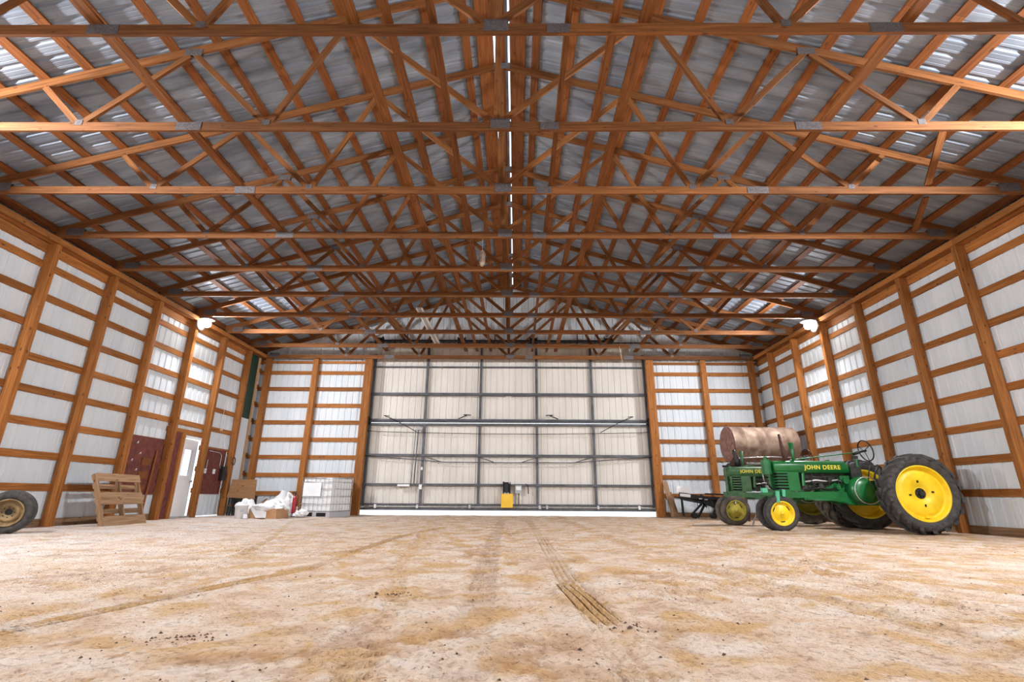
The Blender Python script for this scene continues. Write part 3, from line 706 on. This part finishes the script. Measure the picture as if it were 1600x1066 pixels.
def tractor(rc, ang, g, yl, rub, lb, dusty=False):
    # local: +x forward, +y left (toward the camera), z up
    T_ = empty('tractor', (rc[0], rc[1], 0), PI + math.radians(ang), label=lb, cat='tractor', group='two old row crop tractors')
    W = WM[T_]
    toL = Matrix.Rotation(PI/2, 4, 'Z')          # local X -> +y
    toR = Matrix.Rotation(-PI/2, 4, 'Z')
    rear_wheel(T_, W @ Matrix.Translation((0, .85, .735)) @ toL, rub, yl, 1)
    rear_wheel(T_, W @ Matrix.Translation((0, -.74, .735)) @ toR, rub, yl, -1)
    for s, mm_ in ((1, toL), (-1, toR)):
        front_wheel(T_, W @ Matrix.Translation((2.33, .16*s, .345)) @ Matrix.Rotation(-s*math.radians(6), 4, 'X') @ mm_, rub, yl)
    # hood with rounded top and rear
    q = MB(); hw = .19
    sec = [(-hw, 1.14), (-hw, 1.30), (-hw*.9, 1.352), (-hw*.6, 1.378), (0, 1.388), (hw*.6, 1.378), (hw*.9, 1.352), (hw, 1.30), (hw, 1.14)]
    stn = [(.66, .80, .10), (.70, .93, .04), (.76, 1, 0), (1.85, 1.02, -.004), (2.46, 1.04, 0), (2.50, .98, .012)]
    vs = []
    for x_, k_, dz in stn: vs += [(x_, y_*k_, (z_ if z_ < 1.2 else z_ - dz)) for y_, z_ in sec]
    n_ = len(sec); fs = [(j*n_+i, j*n_+i+1, (j+1)*n_+i+1, (j+1)*n_+i) for j in range(len(stn)-1) for i in range(n_-1)]
    fs += [tuple(range(n_)), tuple(range((len(stn)-1)*n_, len(stn)*n_))]
    fs += [(j*n_, (j+1)*n_, (j+1)*n_+n_-1, j*n_+n_-1) for j in range(len(stn)-1)]
    q.add(vs, fs, True); q.build('hood', g, T_)
    MB().cyl((1.05, 0, 1.385), (1.05, 0, 1.41), .05, n=16).cyl((1.72, 0, 1.385), (1.72, 0, 1.405), .035, n=16).build('fuel_cap', g, T_)
    MB().box(.78, 2.44, hw*1.04, hw*1.04+.006, 1.318, 1.332).build('hood_crease', g, T_)
    if dusty: text_obj('JOHN DEERE', .115, LETT, T_, Matrix.Translation((1.75, hw*1.025+.004, 1.26)) @ Matrix.Rotation(PI, 4, 'Z') @ Matrix.Rotation(PI/2, 4, 'X'))
    else: text_obj('JOHN DEERE', .118, LETT, T_, Matrix.Translation((1.36, hw*1.025+.004, 1.245)) @ Matrix.Rotation(PI, 4, 'Z') @ Matrix.Rotation(PI/2, 4, 'X'))
    # radiator side panel + grille
    MB().box(1.93, 2.20, -.20, .20, .78, 1.15).build('side_panel', g, T_)
    MB().box(2.18, 2.42, -.17, .17, .80, 1.16).build('radiator', BLACK, T_)
    MB().prism([(2.42, .78), (2.52, .80), (2.52, 1.30), (2.42, 1.34)], -.035, .035).build('grille_bar', g, T_)
    for z in [.84 + i*.058 for i in range(7)]:
        MB().box(2.18, 2.44, .165, .205, z, z+.026).box(2.18, 2.44, -.205, -.165, z, z+.026).box(2.42, 2.46, -.2, .2, z, z+.02).build('grille_louver', g, T_)
    MB().box(2.18, 2.48, -.21, .21, .76, .80).build('grille_sill', g, T_)
    # frame rails
    for s in (-1, 1):
        MB().box(.72, 2.52, s*.20-.03, s*.20+.03, .64, .76).build('frame_rail', g, T_)
        MB().prism([(.74, .64), (.74, .50), (1.0, .56), (1.35, .60), (1.9, .60), (1.9, .64)], s*.22-.02, s*.22+.02).build('lower_rail', g, T_)
    # engine
    MB().box(.80, 1.1, -.17, .17, .76, .93).prism([(1.1, .76), (1.5, .76), (1.1, .93)], -.16, .16).build('crankcase', g, T_)
    MB().box(.82, 1.9, -.10, .10, .80, 1.14).build('cylinder_block', CHAFF, T_)
    MB().cyl((1.83, .15, .88), (1.80, .15, 1.14), .04, n=14).build('filter_bowl', g, T_)
    for i, (pts, r_) in enumerate((([(1.75, .17, 1.08), (1.5, .19, 1.05), (1.2, .18, 1.07), (.9, .17, 1.04)], .014), ([(1.78, .17, .96), (1.55, .2, .99), (1.3, .19, .97), (1.0, .18, 1.0), (.85, .18, .93)], .018), ([(1.1, .18, 1.1), (1.0, .2, 1.02), (1.02, .21, .90), (1.12, .2, .84)], .010), ([(1.6, .16, 1.12), (1.55, .18, .93), (1.62, .18, .84)], .012), ([(1.35, .16, 1.12), (1.30, .2, 1.0), (1.2, .2, .88)], .009))):
        MB().tube(pts, r_, 8).build('pipe', CHAFF if i != 1 else GALV, T_)
    MB().tube([(1.8, .2, .80), (1.5, .22, .84), (1.25, .2, .81), (.95, .21, .86)], .016, 8).tube([(1.65, .19, 1.0), (1.62, .22, .9), (1.4, .22, .80)], .012, 6).tube([(.95, .19, 1.10), (.92, .22, .98), (.98, .22, .88)], .012, 6).build('hose', BLACK, T_)
    MB().cyl((1.45, .10, .88), (1.45, .22, .88), .055, n=16).cyl((1.22, .1, 1.0), (1.22, .22, 1.0), .045, n=16).build('magneto', CHAFF, T_)
    MB().cyl((1.05, .12, .86), (1.05, .24, .86), .09, .05, n=18).build('pump_cover', g, T_)
    MB().box(.76, .98, .05, .22, 1.0, 1.08).cyl((.86, .1, .99), (.86, .26, .99), .075, n=16).build('governor_case', g, T_)
    # flywheel cover
    MB().lathe([(.15, .20), (.20, .255), (.30, .262), (.36, .235), (.40, .18), (.415, .10), (.42, .001)], Matrix.Translation((.70, .0, .80)) @ toL, 36).build('flywheel_cover', g, T_)
    MB().lathe([(.37, .262), (.385, .272), (.40, .262), (.385, .25), (.37, .262)], Matrix.Translation((.64, .0, .79)) @ toL, 36).build('flywheel_rim', GALV, T_)
    MB().cyl((.62, -.15, .80), (.62, -.36, .80), .2, n=24).build('belt_pulley', g, T_)
    # transmission and rear axle
    MB().box(-.25, .75, -.19, .19, .50, .98).build('transmission', g, T_)
    MB().cyl((0, -.72, .735), (0, .80, .735), .075, .075, 18).cyl((0, .19, .735), (0, .45, .735), .16, .09, 18).cyl((0, -.45, .735), (0, -.19, .735), .09, .16, 18).build('rear_axle', g, T_)
    # steering
    MB().cyl((.35, .0, .98), (.33, .0, 1.50), .028, n=12).build('steering_post', g, T_)
    MB().cyl((.22, .0, 1.58), (1.98, .03, 1.40), .012, n=8).build('steering_rod', g, T_)
    MB().cyl((.38, 0, 1.54), (.22, 0, 1.58), .035, n=12).box(.30, .42, -.03, .03, 1.44, 1.50).build('steering_bracket', CHAFF, T_)
    sm = W @ Matrix.Translation((.26, .0, 1.61)) @ Matrix.Rotation(math.radians(12), 4, 'Y')
    q = MB(); K = 32; Rw = .215
    ring = [(0, Rw*math.cos(2*PI*i/K), Rw*math.sin(2*PI*i/K)) for i in range(K+1)]
    sw = q.tube(ring, .013, 8).build('steering_wheel', BLACK, T_, Mw=sm)
    for k in range(3):
        a = 2*PI*k/3 + .5; MB().cyl((.03, 0, 0), (0, Rw*math.cos(a), Rw*math.sin(a)), .008, n=6).build('spoke', BLACK, sw)
    MB().cyl((.13, 0, .0), (-.01, 0, 0), .022, n=12).build('steering_hub', BLACK, sw)
    # levers, seat, platform
    for (x_, y_, l) in ((.22, .16, .32), (.12, .20, .26), (.30, .08, .35), (.05, -.12, .3)):
        MB().tube([(x_+.1, y_, .95), (x_+.04, y_, .95+l*.6), (x_-.02, y_, .95+l)], .011, 6).build('lever', CHAFF, T_)
    MB().box(-.35, .35, -.3, .3, .96, .99).build('platform', CHAFF, T_)
    MB().box(.40, .66, -.18, .18, .98, 1.26).build('dash_case', CHAFF, T_)
    MB().beam((-.05, 0, .98), (-.45, 0, 1.15), .06, .02).build('seat_spring', CHAFF, T_)
    MB().box(-.65, -.30, -.20, .20, 1.13, 1.19).box(-.70, -.64, -.20, .20, 1.15, 1.42).build('seat', CHAFF, T_)
    MB().cyl((-.05, .3, .85), (.28, .3, .92), .05, n=12).build('brake_drum', g, T_)
    # stacks
    sx1 = 2.02 if dusty else 1.90; sx2 = 2.14 if dusty else 2.05
    MB().tube([(sx1, .05, 1.38), (sx1, .05, 1.50), (sx1 + .01, .05, 1.76)], [.030, .035, .055], 14).build('intake_stack', g, T_)
    MB().tube([(sx2, -.02, 1.38), (sx2+.01, -.02, 1.56), (sx2+.02, -.02, 1.60), (sx2+.05, -.02, 1.72), (sx2+.07, -.02, 1.95 if not dusty else 1.80)], [.058, .062, .055, .035, .028] if not dusty else [.10, .075, .06, .05, .045], 14).build('exhaust_stack', BLACK if dusty else RUST, T_)
    # front pedestal and air cleaner
    MB().cyl((2.42, 0, .30), (2.42, 0, .66), .07, .10, 18).box(2.28, 2.56, -.22, .22, .62, .78).build('front_pedestal', g, T_)
    MB().cyl((2.33, -.18, .345), (2.33, .18, .345), .035, n=12).build('front_axle', g, T_)
    if not dusty:
        MB().cyl((2.64, .14, 1.10), (2.64, .14, 1.38), .105, n=24).cyl((2.64, .14, 1.38), (2.64, .14, 1.40), .09, n=24).cyl((2.64, .14, 1.39), (2.64, .14, 1.46), .035, .04, n=16).build('air_cleaner', g, T_)
        MB().box(2.50, 2.72, .06, .10, 1.16, 1.20).build('air_cleaner_bracket', g, T_)
        MB().tube([(2.70, .12, 1.12), (2.67, .12, 1.0), (2.60, .1, .86), (2.5, .1, .80)], .022, 8).build('hose', CHAFF, T_)
        MB().tube([(2.74, .12, 1.12), (2.73, .12, 1.0), (2.66, .12, .80)], .010, 6).build('hose', GALV, T_)
        MB().box(2.70, 2.82, .08, .17, .74, .83).build('pump_block', TEAL, T_)
        MB().cyl((2.54, .24, .55), (2.52, .24, .77), .045, n=14).build('lift_cylinder', TEAL, T_)
        MB().cyl((2.40, .26, .66), (2.38, .26, .80), .040, n=14).build('lift_cylinder', TEAL, T_)
        MB().box(2.44, 2.86, .03, .2, .70, .74).build('pump_shelf', g, T_)
        MB().tube([(1.85, .27, .62), (1.6, .28, .60), (1.3, .28, .60), (.95, .27, .55)], .016, 8).build('brake_rod', g, T_)
    else:
        MB().tube([(2.42, .12, .78), (2.46, .15, 1.0), (2.46, .15, 1.30)], [.045, .03, .035], 12).build('radiator_pipe', g, T_)
        MB().cyl((2.52, 0, .70), (2.50, 0, 1.36), .05, .05, 14).build('grille_column', g, T_)
        MB().cyl((2.42, .05, 1.37), (2.42, .05, 1.46), .05, n=14).cyl((2.54, -.02, 1.34), (2.44, -.02, 1.42), .022, n=10).build('radiator_cap', CHAFF, T_)
        MB().box(1.35, 1.55, .19, .24, .84, .93).build('engine_plate', GALV, T_)
        MB().cyl((2.45, .22, .50), (2.45, .22, .66), .03, n=12).build('pivot_pin', GALV, T_)
    sq = Matrix.Translation((.78 - .66*.864, 0, 0)) @ Matrix.Diagonal((.864, 1, 1, 1))
    for ch_ in T_.children:
        if ch_.name.split('.')[0] not in ('rear_tyre', 'front_tyre', 'rear_axle', 'front_axle', 'steering_wheel', 'lettering', 'transmission', 'platform', 'seat', 'seat_spring', 'lever', 'flywheel_cover', 'flywheel_rim', 'brake_drum', 'belt_pulley'):
            ch_.matrix_basis = sq @ ch_.matrix_basis; WM[ch_] = W @ ch_.matrix_basis
    return T_
tractor((8.0, 10.75), 0, GREEN, YEL, RUB, 'bright green row crop tractor with big yellow rear wheel, nearest of the two')
tractor((7.95, 12.82), 0, GREEND, YELO, RUBB, 'dusty green row crop tractor standing behind the nearer bright green one', dusty=True)
board('prop_rod', GALV, (5.50, 11.6, .03), (5.78, 11.7, .50), .022, .025, None, label='thin dark rod slanting to the ground between the two sets of front wheels', cat='rod')

# rusty tank on stand
tk = empty('fuel_tank', (6.78, 15.4, 2.2), label='rusty round steel tank lying on a stand behind the tractors', cat='tank')
RT_ = .52; LT = 1.95
MB().lathe([(0, RT_)] + [(x_ + o_, RT_ + b_) for x_ in (.38, .80, 1.05, 1.55) for o_, b_ in ((-.012, 0), (-.006, .010), (.006, .010), (.012, 0))] + [(LT, RT_)], None, 48).build('shell', TANKM, tk)
MB().lathe([(-.0, RT_), (-.03, RT_-.01), (-.06, RT_*.7), (-.075, .001)], None, 48).build('end_cap', TANKE, tk)
MB().lathe([(LT, RT_), (LT+.05, RT_*.75), (LT+.07, .001)], None, 48).build('end_cap', TANKE, tk)
MB().lathe([(-.012, RT_+.012), (.012, RT_+.012)], None, 48).build('end_seam', RUST, tk)
for x_ in (.25, 1.6): MB().box(x_-.03, x_+.03, -.50, .50, -.60, -.50).build('saddle', RUST, tk)
for y_ in (-.45, .45): MB().box(-.05, 1.9, y_-.03, y_+.03, -.66, -.60).build('stand_rail', RUST, tk)
for x_ in (.1, 1.7):
    for y_, s in ((-.48, -1), (.48, 1)): MB().beam((x_, y_, -.62), (x_, y_ + s*.12, -2.2), .05, .05).build('stand_leg', RUST, tk)
MB().cyl((.8, 0, RT_-.02), (.8, 0, RT_+.06), .07, n=14).build('filler_cap', RUST, tk)
MB().tube([(0, -.62, -.46), (.5, -.62, -.43), (1.0, -.62, -.42), (1.6, -.62, -.44)], .018, 8).build('pale_pipe', GALV, tk, label='thin pale pipe')
for x_ in (.2, 1.5): MB().box(x_-.02, x_+.02, -.63, -.45, -.5, -.46).build('pipe_bracket', RUST, tk)

# black implement by the right back wall
im = empty('implement', (5.9, 16.6, 0), label='black folded farm implement on the ground left of the tractors', cat='implement')
MB().beam((-.35, 0, .72), (1.4, .05, .42), .16, .16).build('main_beam', BLACK, im)
MB().beam((-.38, -.12, .66), (1.5, -.1, .58), .09, .10).build('upper_beam', BLACK, im)
MB().beam((-.2, .1, .62), (1.3, -.2, .34), .10, .15).build('lower_beam', BLACK, im)
for a, b_ in (((-.32, -.05, .9), (-.30, -.05, .08)), ((.35, -.1, .5), (-.1, -.15, .1)), ((.4, -.1, .45), (.1, -.2, .04)), ((.7, 0, .45), (1.15, -.1, .12)), ((1.15, 0, .5), (1.2, -.1, .03)), ((.1, .1, .7), (.45, -.1, .35)), ((-.35, -.1, .62), (.2, -.15, .50)), ((.0, .0, .55), (1.2, -.1, .22)), ((.5, .1, .75), (1.5, 0, .72)), ((.9, -.1, .6), (.6, -.15, .15)), ((1.3, .1, .85), (1.35, 0, .1)), ((.3, 0, .72), (.9, -.05, .40))):
    MB().beam(a, b_, .06, .05).build('strut', BLACK, im)
for x_ in (.02, .62, 1.18): MB().cyl((x_, -.2, .09), (x_, .0, .09), .085, n=16).cyl((x_, -.22, .09), (x_, .02, .09), .03, n=10).build('skid_wheel', BLACK, im)
for i in range(9): MB().tube([(.1+i*.14, -.12, .60-i*.015), (.12+i*.14, -.22, .50-i*.015), (.1+i*.14, -.25, .38)], .012, 6).build('tine', BLACK, im)
for x_, z_ in ((.25, .60), (.42, .575), (.75, .42), (1.1, .30)): MB().cb((x_, -.17, z_), (.10, .02, .03)).build('plate', GALV, im)
MB().tube([(-.55, -.1, .66), (-.35, -.1, .60), (-.1, -.1, .55)], .02, 8).build('hook_arm', BLACK, im)
bx = MB(); bm_ = Matrix.Translation((5.63, 16.45, .80)) @ Matrix.Rotation(math.radians(6), 4, 'Y')
bx.box(-.22, .22, -.03, .03, -.02, .17, bm_).box(-.10, .22, -.03, .03, -.14, -.05, bm_)
bx.build('white_carton', WHITEP, None, label='white flat carton resting on the black implement', cat='box')
board('lean_board', OLDW, (5.34, 17.42, 1.15), (5.44, 16.98, .03), .16, .04, None, up=(0, -1, 0), label='short weathered board leaning on the right door post, nearer one', cat='board')
board('lean_board', OLDW, (5.50, 17.50, .80), (5.62, 17.25, .03), .12, .04, None, up=(0, -1, 0), label='short weathered board leaning right of the other by the right door post', cat='board')

# ------------------------------------------------------------------ left side things
def wheel_left():
    t_ = empty('spare_wheel', (-8.18, 8.62, 0), label='worn black tyre on a tan steel wheel at the left edge', cat='wheel')
    W = WM[t_] @ Matrix.Translation((0, 0, .335)) @ Matrix.Rotation(math.radians(-62), 4, 'Z') @ Matrix.Rotation(math.radians(8), 4, 'Y')
    tyre(.345, .22, .21, n=48, lugs=0, ribs=4).build('tyre', RUB, t_, Mw=W)
    MB().lathe([(.075, .222), (.10, .222), (.10, .205), (.06, .195), (.03, .18), (.02, .165), (.045, .15), (.05, .12), (.03, .10), (.03, .055), (-.02, .05)], None, 40).build('rim', TAN, t_, Mw=W)
    for k in range(8):
        a = 2*PI*k/8; MB().cyl((.028, .08*math.cos(a), .08*math.sin(a)), (.036, .08*math.cos(a), .08*math.sin(a)), .009, n=8).build('bolt_hole', BLACK, t_, Mw=W)
    MB().cyl((-.03, 0, 0), (.0, 0, 0), .053, n=20).build('hub_bore', BLACK, t_, Mw=W)
wheel_left()
pm = Matrix.Translation((-8.05, 10.55, 0)) @ Matrix.Rotation(math.radians(95), 4, 'Z') @ Matrix.Rotation(math.radians(-20), 4, 'X')
# local: x along width, z up the leaning face, -y = front face
pa = bpy.data.objects.new('pallet', None); link(pa, None, pm); setp(pa, label='weathered wooden pallet leaning against the left wall', cat='pallet')
for xa in (0, .66, 1.31):
    board('stringer', OLDW, (xa + .02, .06, 0), (xa + .02, .06, 1.12), .038, .09, pa, up=(0, 1, 0))
for za, h in ((.0, .20), (.45, .26), (.95, .17)):
    board('deck_board', OLDW, (-.0, .008, za + h/2), (1.36, .008, za + h/2), .018, h, pa)
for za in (.0, .14, .29, .50, .66, .82, 1.01):
    board('bottom_board', OLDW, (-.0, .113, za + .05), (1.36, .113, za + .05), .018, .10, pa)
# bucket
bk = empty('bucket', (-7.33, 14.35, 0), label='white plastic bucket on the dirt left of the open carton', cat='bucket')
MB().lathe([(.0, .001), (.0, .145), (.34, .168), (.34, .178), (.37, .178), (.37, .165), (.02, .14), (.02, .001)], Matrix.Rotation(-PI/2, 4, 'Y'), 32).build('pail', WHITEP, bk)
MB().box(.06, .13, -.166, -.158, .18, .24).build('label_patch', GREYP, bk)
MB().tube([(.17, -.05, .33), (.21, -.13, .22), (.20, -.16, .12)], .006, 6).build('handle', GALV, bk)
MB().cb((.22, -.17, .07), (.10, .02, .11)).build('tag', WHITEP, bk)
# open carton with plastic inside
cx_ = empty('open_carton', (-6.75, 14.75, 0), math.radians(-12), label='open cardboard carton with grey plastic sheeting spilling out', cat='box')
MB().box(-.45, .45, -.25, -.24, 0, .26).box(-.45, .45, .24, .25, 0, .28).box(-.45, -.44, -.25, .25, 0, .27).box(.44, .45, -.25, .25, 0, .27).box(-.45, .45, -.25, .25, 0, .01).build('carton', CARD, cx_)
MB().prism([(-.45, .30), (-.20, .02), (.12, .02), (.12, .18), (-.3, .3)], -.262, -.252).build('flap', WHITEP, cx_)
def crumple(name, c, r, seed, m, parent=None, sub=3, **k):
    import bmesh
    bm = bmesh.new(); bmesh.ops.create_icosphere(bm, subdivisions=sub, radius=1)
    rs = np.random.RandomState(seed); dirs = rs.randn(16, 3); dirs /= np.linalg.norm(dirs, axis=1)[:, None]; am = rs.rand(16)
    for v_ in bm.verts:
        p = np.array(v_.co); s = 1.0
        for d_, a_ in zip(dirs, am): s += .28*a_*abs(float(np.dot(p, d_)))**6 - .10*a_*math.sin(9*float(np.dot(p, d_)) + a_*6)
        s *= .9 + .12*rs.rand()
        z_ = max(float(p[2]*s*r[2]), -r[2]*.55)
        v_.co = (p[0]*s*r[0], p[1]*s*r[1], z_)
    me_ = bpy.data.meshes.new(name); bm.to_mesh(me_); bm.free(); me_.materials.append(m)
    o = bpy.data.objects.new(name, me_); link(o, parent, (WM[parent] if parent else Matrix()) @ Matrix.Translation(c)); return setp(o, **k)
crumple('plastic_sheeting', (.02, .02, .28), (.40, .22, .12), 3, PLAST, cx_, kind=None)
crumple('plastic_bag', (-7.05, 15.75, .20), (.34, .28, .26), 5, WHITEP, None, label='white plastic bag heap behind the open carton', cat='bag')
crumple('plastic_bag', (-7.15, 16.7, .24), (.24, .2, .42), 8, WHITEP, None, label='white plastic bag standing tallest behind the heap by the fire extinguisher', cat='bag')
crumple('plastic_bag', (-6.42, 17.0, .22), (.15, .14, .38), 12, WHITEP, None, label='white plastic bag between the fire extinguisher and the caged tank', cat='bag')
crumple('plastic_sheet', (-7.72, 15.35, .22), (.22, .16, .22), 15, PLAST, None, label='crumpled grey plastic sheet left of the white bag heap', cat='plastic sheet')
crumple('plastic_sheet', (-6.05, 15.25, .10), (.14, .14, .10), 19, PLAST, None, label='crumpled grey plastic on the ground right of the fire extinguisher', cat='plastic sheet')
wc = empty('white_tube', (-6.55, 15.40, 0), label='white upright plastic tube container beside the fire extinguisher', cat='container')
MB().cyl((0, 0, 0), (0, 0, .50), .085, n=20).cyl((0, 0, .50), (0, 0, .58), .085, .035, 20).build('body', WHITEP, wc); MB().cyl((0, 0, .58), (0, 0, .66), .035, n=14).build('cap', WHITEP, wc)
fe = empty('fire_extinguisher', (-6.35, 15.45, 0), label='red fire extinguisher standing beside the caged tank', cat='fire extinguisher')
MB().cyl((0, 0, 0), (0, 0, .15), .05, n=18).build('foot', CHAFF, fe)
MB().cyl((0, 0, .12), (0, 0, .55), .065, n=20).cyl((0, 0, .55), (0, 0, .62), .065, .02, 20).build('cylinder', RED, fe)
MB().cyl((0, 0, .62), (0, 0, .68), .02, n=10).box(-.10, .03, -.012, .012, .68, .70).box(-.08, .03, -.012, .012, .72, .735).build('valve', BLACK, fe)
MB().tube([(.03, 0, .67), (.09, -.01, .60), (.09, -.02, .40), (.08, -.02, .30)], .011, 8).build('hose', BLACK, fe)
# IBC tote
ib = empty('caged_tank', (-5.28, 15.5, 0), math.radians(162), label='white caged plastic liquid tank on a pallet left of the big door', cat='tank')
# local x: away to the left along the wide face, local -y... built in world aligned frame
WI = WM[ib]; LX, LY = 1.12, -1.0
MB().box(.03, LX-.03, LY+.03, -.03, .17, 1.12).build('bottle', WHITEP, ib)
MB().cyl((.5, -.5, 1.12), (.5, -.5, 1.17), .1, n=20).build('lid', WHITEP, ib)
MB().box(0, LX, LY, 0, .13, .16).box(0, .14, LY, -LY*0, .02, .13).box(.49, .63, LY, 0, .02, .13).box(LX-.14, LX, LY, 0, .02, .13).box(0, LX, LY, 0, 0, .02).build('pallet_base', GREYP, ib)
MB().box(.15, LX-.15, LY+.02, -.02, .02, .13).build('pallet_gap_shade', BLACK, ib)  # black filler standing in for the shade between the pallet runners
q = MB()
for i in range(8):
    x_ = i*LX/7; q.cyl((x_, 0, .15), (x_, 0, 1.15), .008, n=6); q.cyl((x_, LY, .15), (x_, LY, 1.15), .008, n=6)
for i in range(8):
    y_ = i*LY/7; q.cyl((0, y_, .15), (0, y_, 1.15), .008, n=6); q.cyl((LX, y_, .15), (LX, y_, 1.15), .008, n=6)
for z_ in (.18, .38, .60, .82, 1.02, 1.15):
    q.tube([(0, 0, z_), (LX, 0, z_), (LX, LY, z_), (0, LY, z_), (0, 0, z_)], .010, 6)
q.build('cage', GALV, ib)
MB().box(.40, 1.06, .012, .018, .60, 1.0).build('info_plate', WHITEP, ib)
# plywood stack behind the bucket
pb = empty('plywood_board', (-8.30, 16.35, 0), label='brown plywood board tilted on a dark frame behind the bucket', cat='board')
MB().prism([(-.62, .55), (.28, .50), (.25, 1.10), (-.52, 1.10)], -.03, .0).build('sheet', PLY, pb)
for x_ in (-.66, -.58): MB().beam((x_ + .12, .05, 1.1), (x_ + .05, .12, .0), .05, .04).build('frame_leg', CHAFF, pb)
for z_ in (.3, .6, .9): MB().beam((-.58, .07, z_), (-.46, .07, z_), .04, .03).build('rung', PURL, pb)
MB().box(-.50, .0, .16, .20, .0, .9).build('dark_backing', CHAFF, pb)
MB().beam((.15, .04, .6), (.22, .02, .0), .06, .04).build('frame_leg', CHAFF, pb)
MB().box(-.3, .3, .05, .1, .05, .6).build('dark_backing', CHAFF, pb)
board('scrap_board', OLDW, (-8.0, 16.05, .05), (-7.5, 16.05, .52), .10, .03, None, label='dark scrap board slanting behind the carton below the plywood', cat='board')
# post guard by the door jamb (round log)
lg = empty('wood_post', (-5.38, 17.25, 0), label='short round topped brown post standing against the left door jamb', cat='post')
MB().cyl((0, 0, 0), (0, 0, 1.14), .12, n=20).cyl((0, 0, 1.14), (0, 0, 1.20), .12, .07, 20).build('log', WOOD, lg)
board('stand_frame', OLDW, (-5.72, 17.1, 0), (-5.72, 17.2, .75), .05, .05, None, up=(0, 1, 0), label='small upright stick right behind the caged tank', cat='board')

# hanging bag on truss, pull strings
hb = empty('hanging_bag', (-.51, Yn(4) - .06, 5.80), label='small clear bag hanging from the fifth truss near the middle', cat='bag')
HB = noise_mat('clear_bag_film', (.45, .36, .28), (.85, .8, .72), 9, .12, spec=.8)
MB().lathe([(.30, .005), (.27, .04), (.18, .085), (.05, .07), (-.02, .075), (-.10, .05), (-.13, .005)], Matrix.Rotation(-PI/2, 4, 'Y'), 14).build('bag', HB, hb)
MB().cyl((0, 0, .29), (0, 0, .60), .004, n=5).build('string', WHITEP, hb)
MB().cyl((3.86, Yn(8)-.05, 5.62), (3.95, Yn(8)-.02, 4.95), .006, n=5).build('pull_cord', WHITEP, None, label='thin pale pull cord hanging below the trusses right of the door', cat='cord')

# ------------------------------------------------------------------ loose bits on the floor
def bits(name, cnt, m, lb, cat, seed, smin, smax, box_, flat=.5):
    rs = np.random.RandomState(seed); q = MB()
    for i in range(cnt):
        x_ = rs.uniform(box_[0], box_[1]); y_ = box_[2] + (box_[3]-box_[2])*rs.rand()**1.8; s = rs.uniform(smin, smax)
        a = rs.uniform(0, PI); ix = min(nx-1, int(np.searchsorted(xs, x_))); iy = min(ny-1, int(np.searchsorted(ys, y_)))
        z_ = Zf[iy, ix]; M_ = Matrix.Translation((x_, y_, z_)) @ Matrix.Rotation(a, 4, 'Z') @ Matrix.Rotation(rs.uniform(-.4, .4), 4, 'X')
        if flat < .2: q.box(-s*3, s*3, -s*.22, s*.22, 0, s*.3, M_)
        else:
            vs = [M_ @ Vector((s*rs.uniform(.5, 1)*math.cos(t_), s*rs.uniform(.4, .8)*math.sin(t_), 0)) for t_ in [2*PI*j/5 for j in range(5)]]
            top = M_ @ Vector((0, 0, s*flat)); q.add(vs + [top], [(j, (j+1) % 5, 5) for j in range(5)])
    return q.build(name, m, None, recalc=False, kind='stuff', label=lb, cat=cat)
CLOD = noise_mat('dark_clod', (.05, .028, .018), (.12, .07, .045), 20, .9)
bits('dirt_clods', 900, CLOD, 'small dark clods of dirt scattered over the floor', 'dirt', 3, .005, .016, (-7.5, 7.5, 2.0, 16), .5)
bits('pale_chips', 260, PALE, 'small pale wood chips scattered over the floor', 'wood chips', 4, .003, .008, (-7, 7, 2.0, 15), .3)
bits('straw_bits', 300, PALE, 'short straws lying on the dirt floor', 'straw', 5, .004, .010, (-5, 5, 2.0, 9), .1)
bits('pebbles', 500, noise_mat('sand_lump', (.55, .38, .24), (.70, .55, .42), 9, .9), 'small sandy lumps on the floor', 'dirt', 6, .004, .014, (-6, 6, 1.9, 9), .6)
# dark crumbly debris seen near the camera
for k, (px_, py_, n_, lb) in enumerate(((-1.25, 2.55, 46, 'dark crumbly soil crumbs in the left foreground of the floor'), (.90, 2.82, 26, 'dark crumbly soil crumbs in the foreground right of centre'), (-.50, 3.65, 34, 'dark crumbly soil crumbs on the floor left of the middle tracks'))):
    q = MB(); rs = np.random.RandomState(60+k)
    for i in range(n_):
        x_ = px_ + rs.randn()*.10; y_ = py_ + rs.randn()*.05; s_ = rs.uniform(.004, .016)
        ix = int(np.searchsorted(xs, x_)); iy = int(np.searchsorted(ys, y_)); z_ = Zf[iy, ix]
        ring = [Vector((x_ + s_*rs.uniform(.5, 1.2)*math.cos(t_), y_ + s_*rs.uniform(.4, .9)*math.sin(t_), z_ - .002)) for t_ in [2*PI*j/6 for j in range(6)]]
        q.add(ring + [Vector((x_, y_, z_ + s_*.55))], [(j, (j+1) % 6, 6) for j in range(6)])
    q.build('soil_crumbs', CLOD, None, recalc=False, kind='stuff', label=lb, cat='dirt')
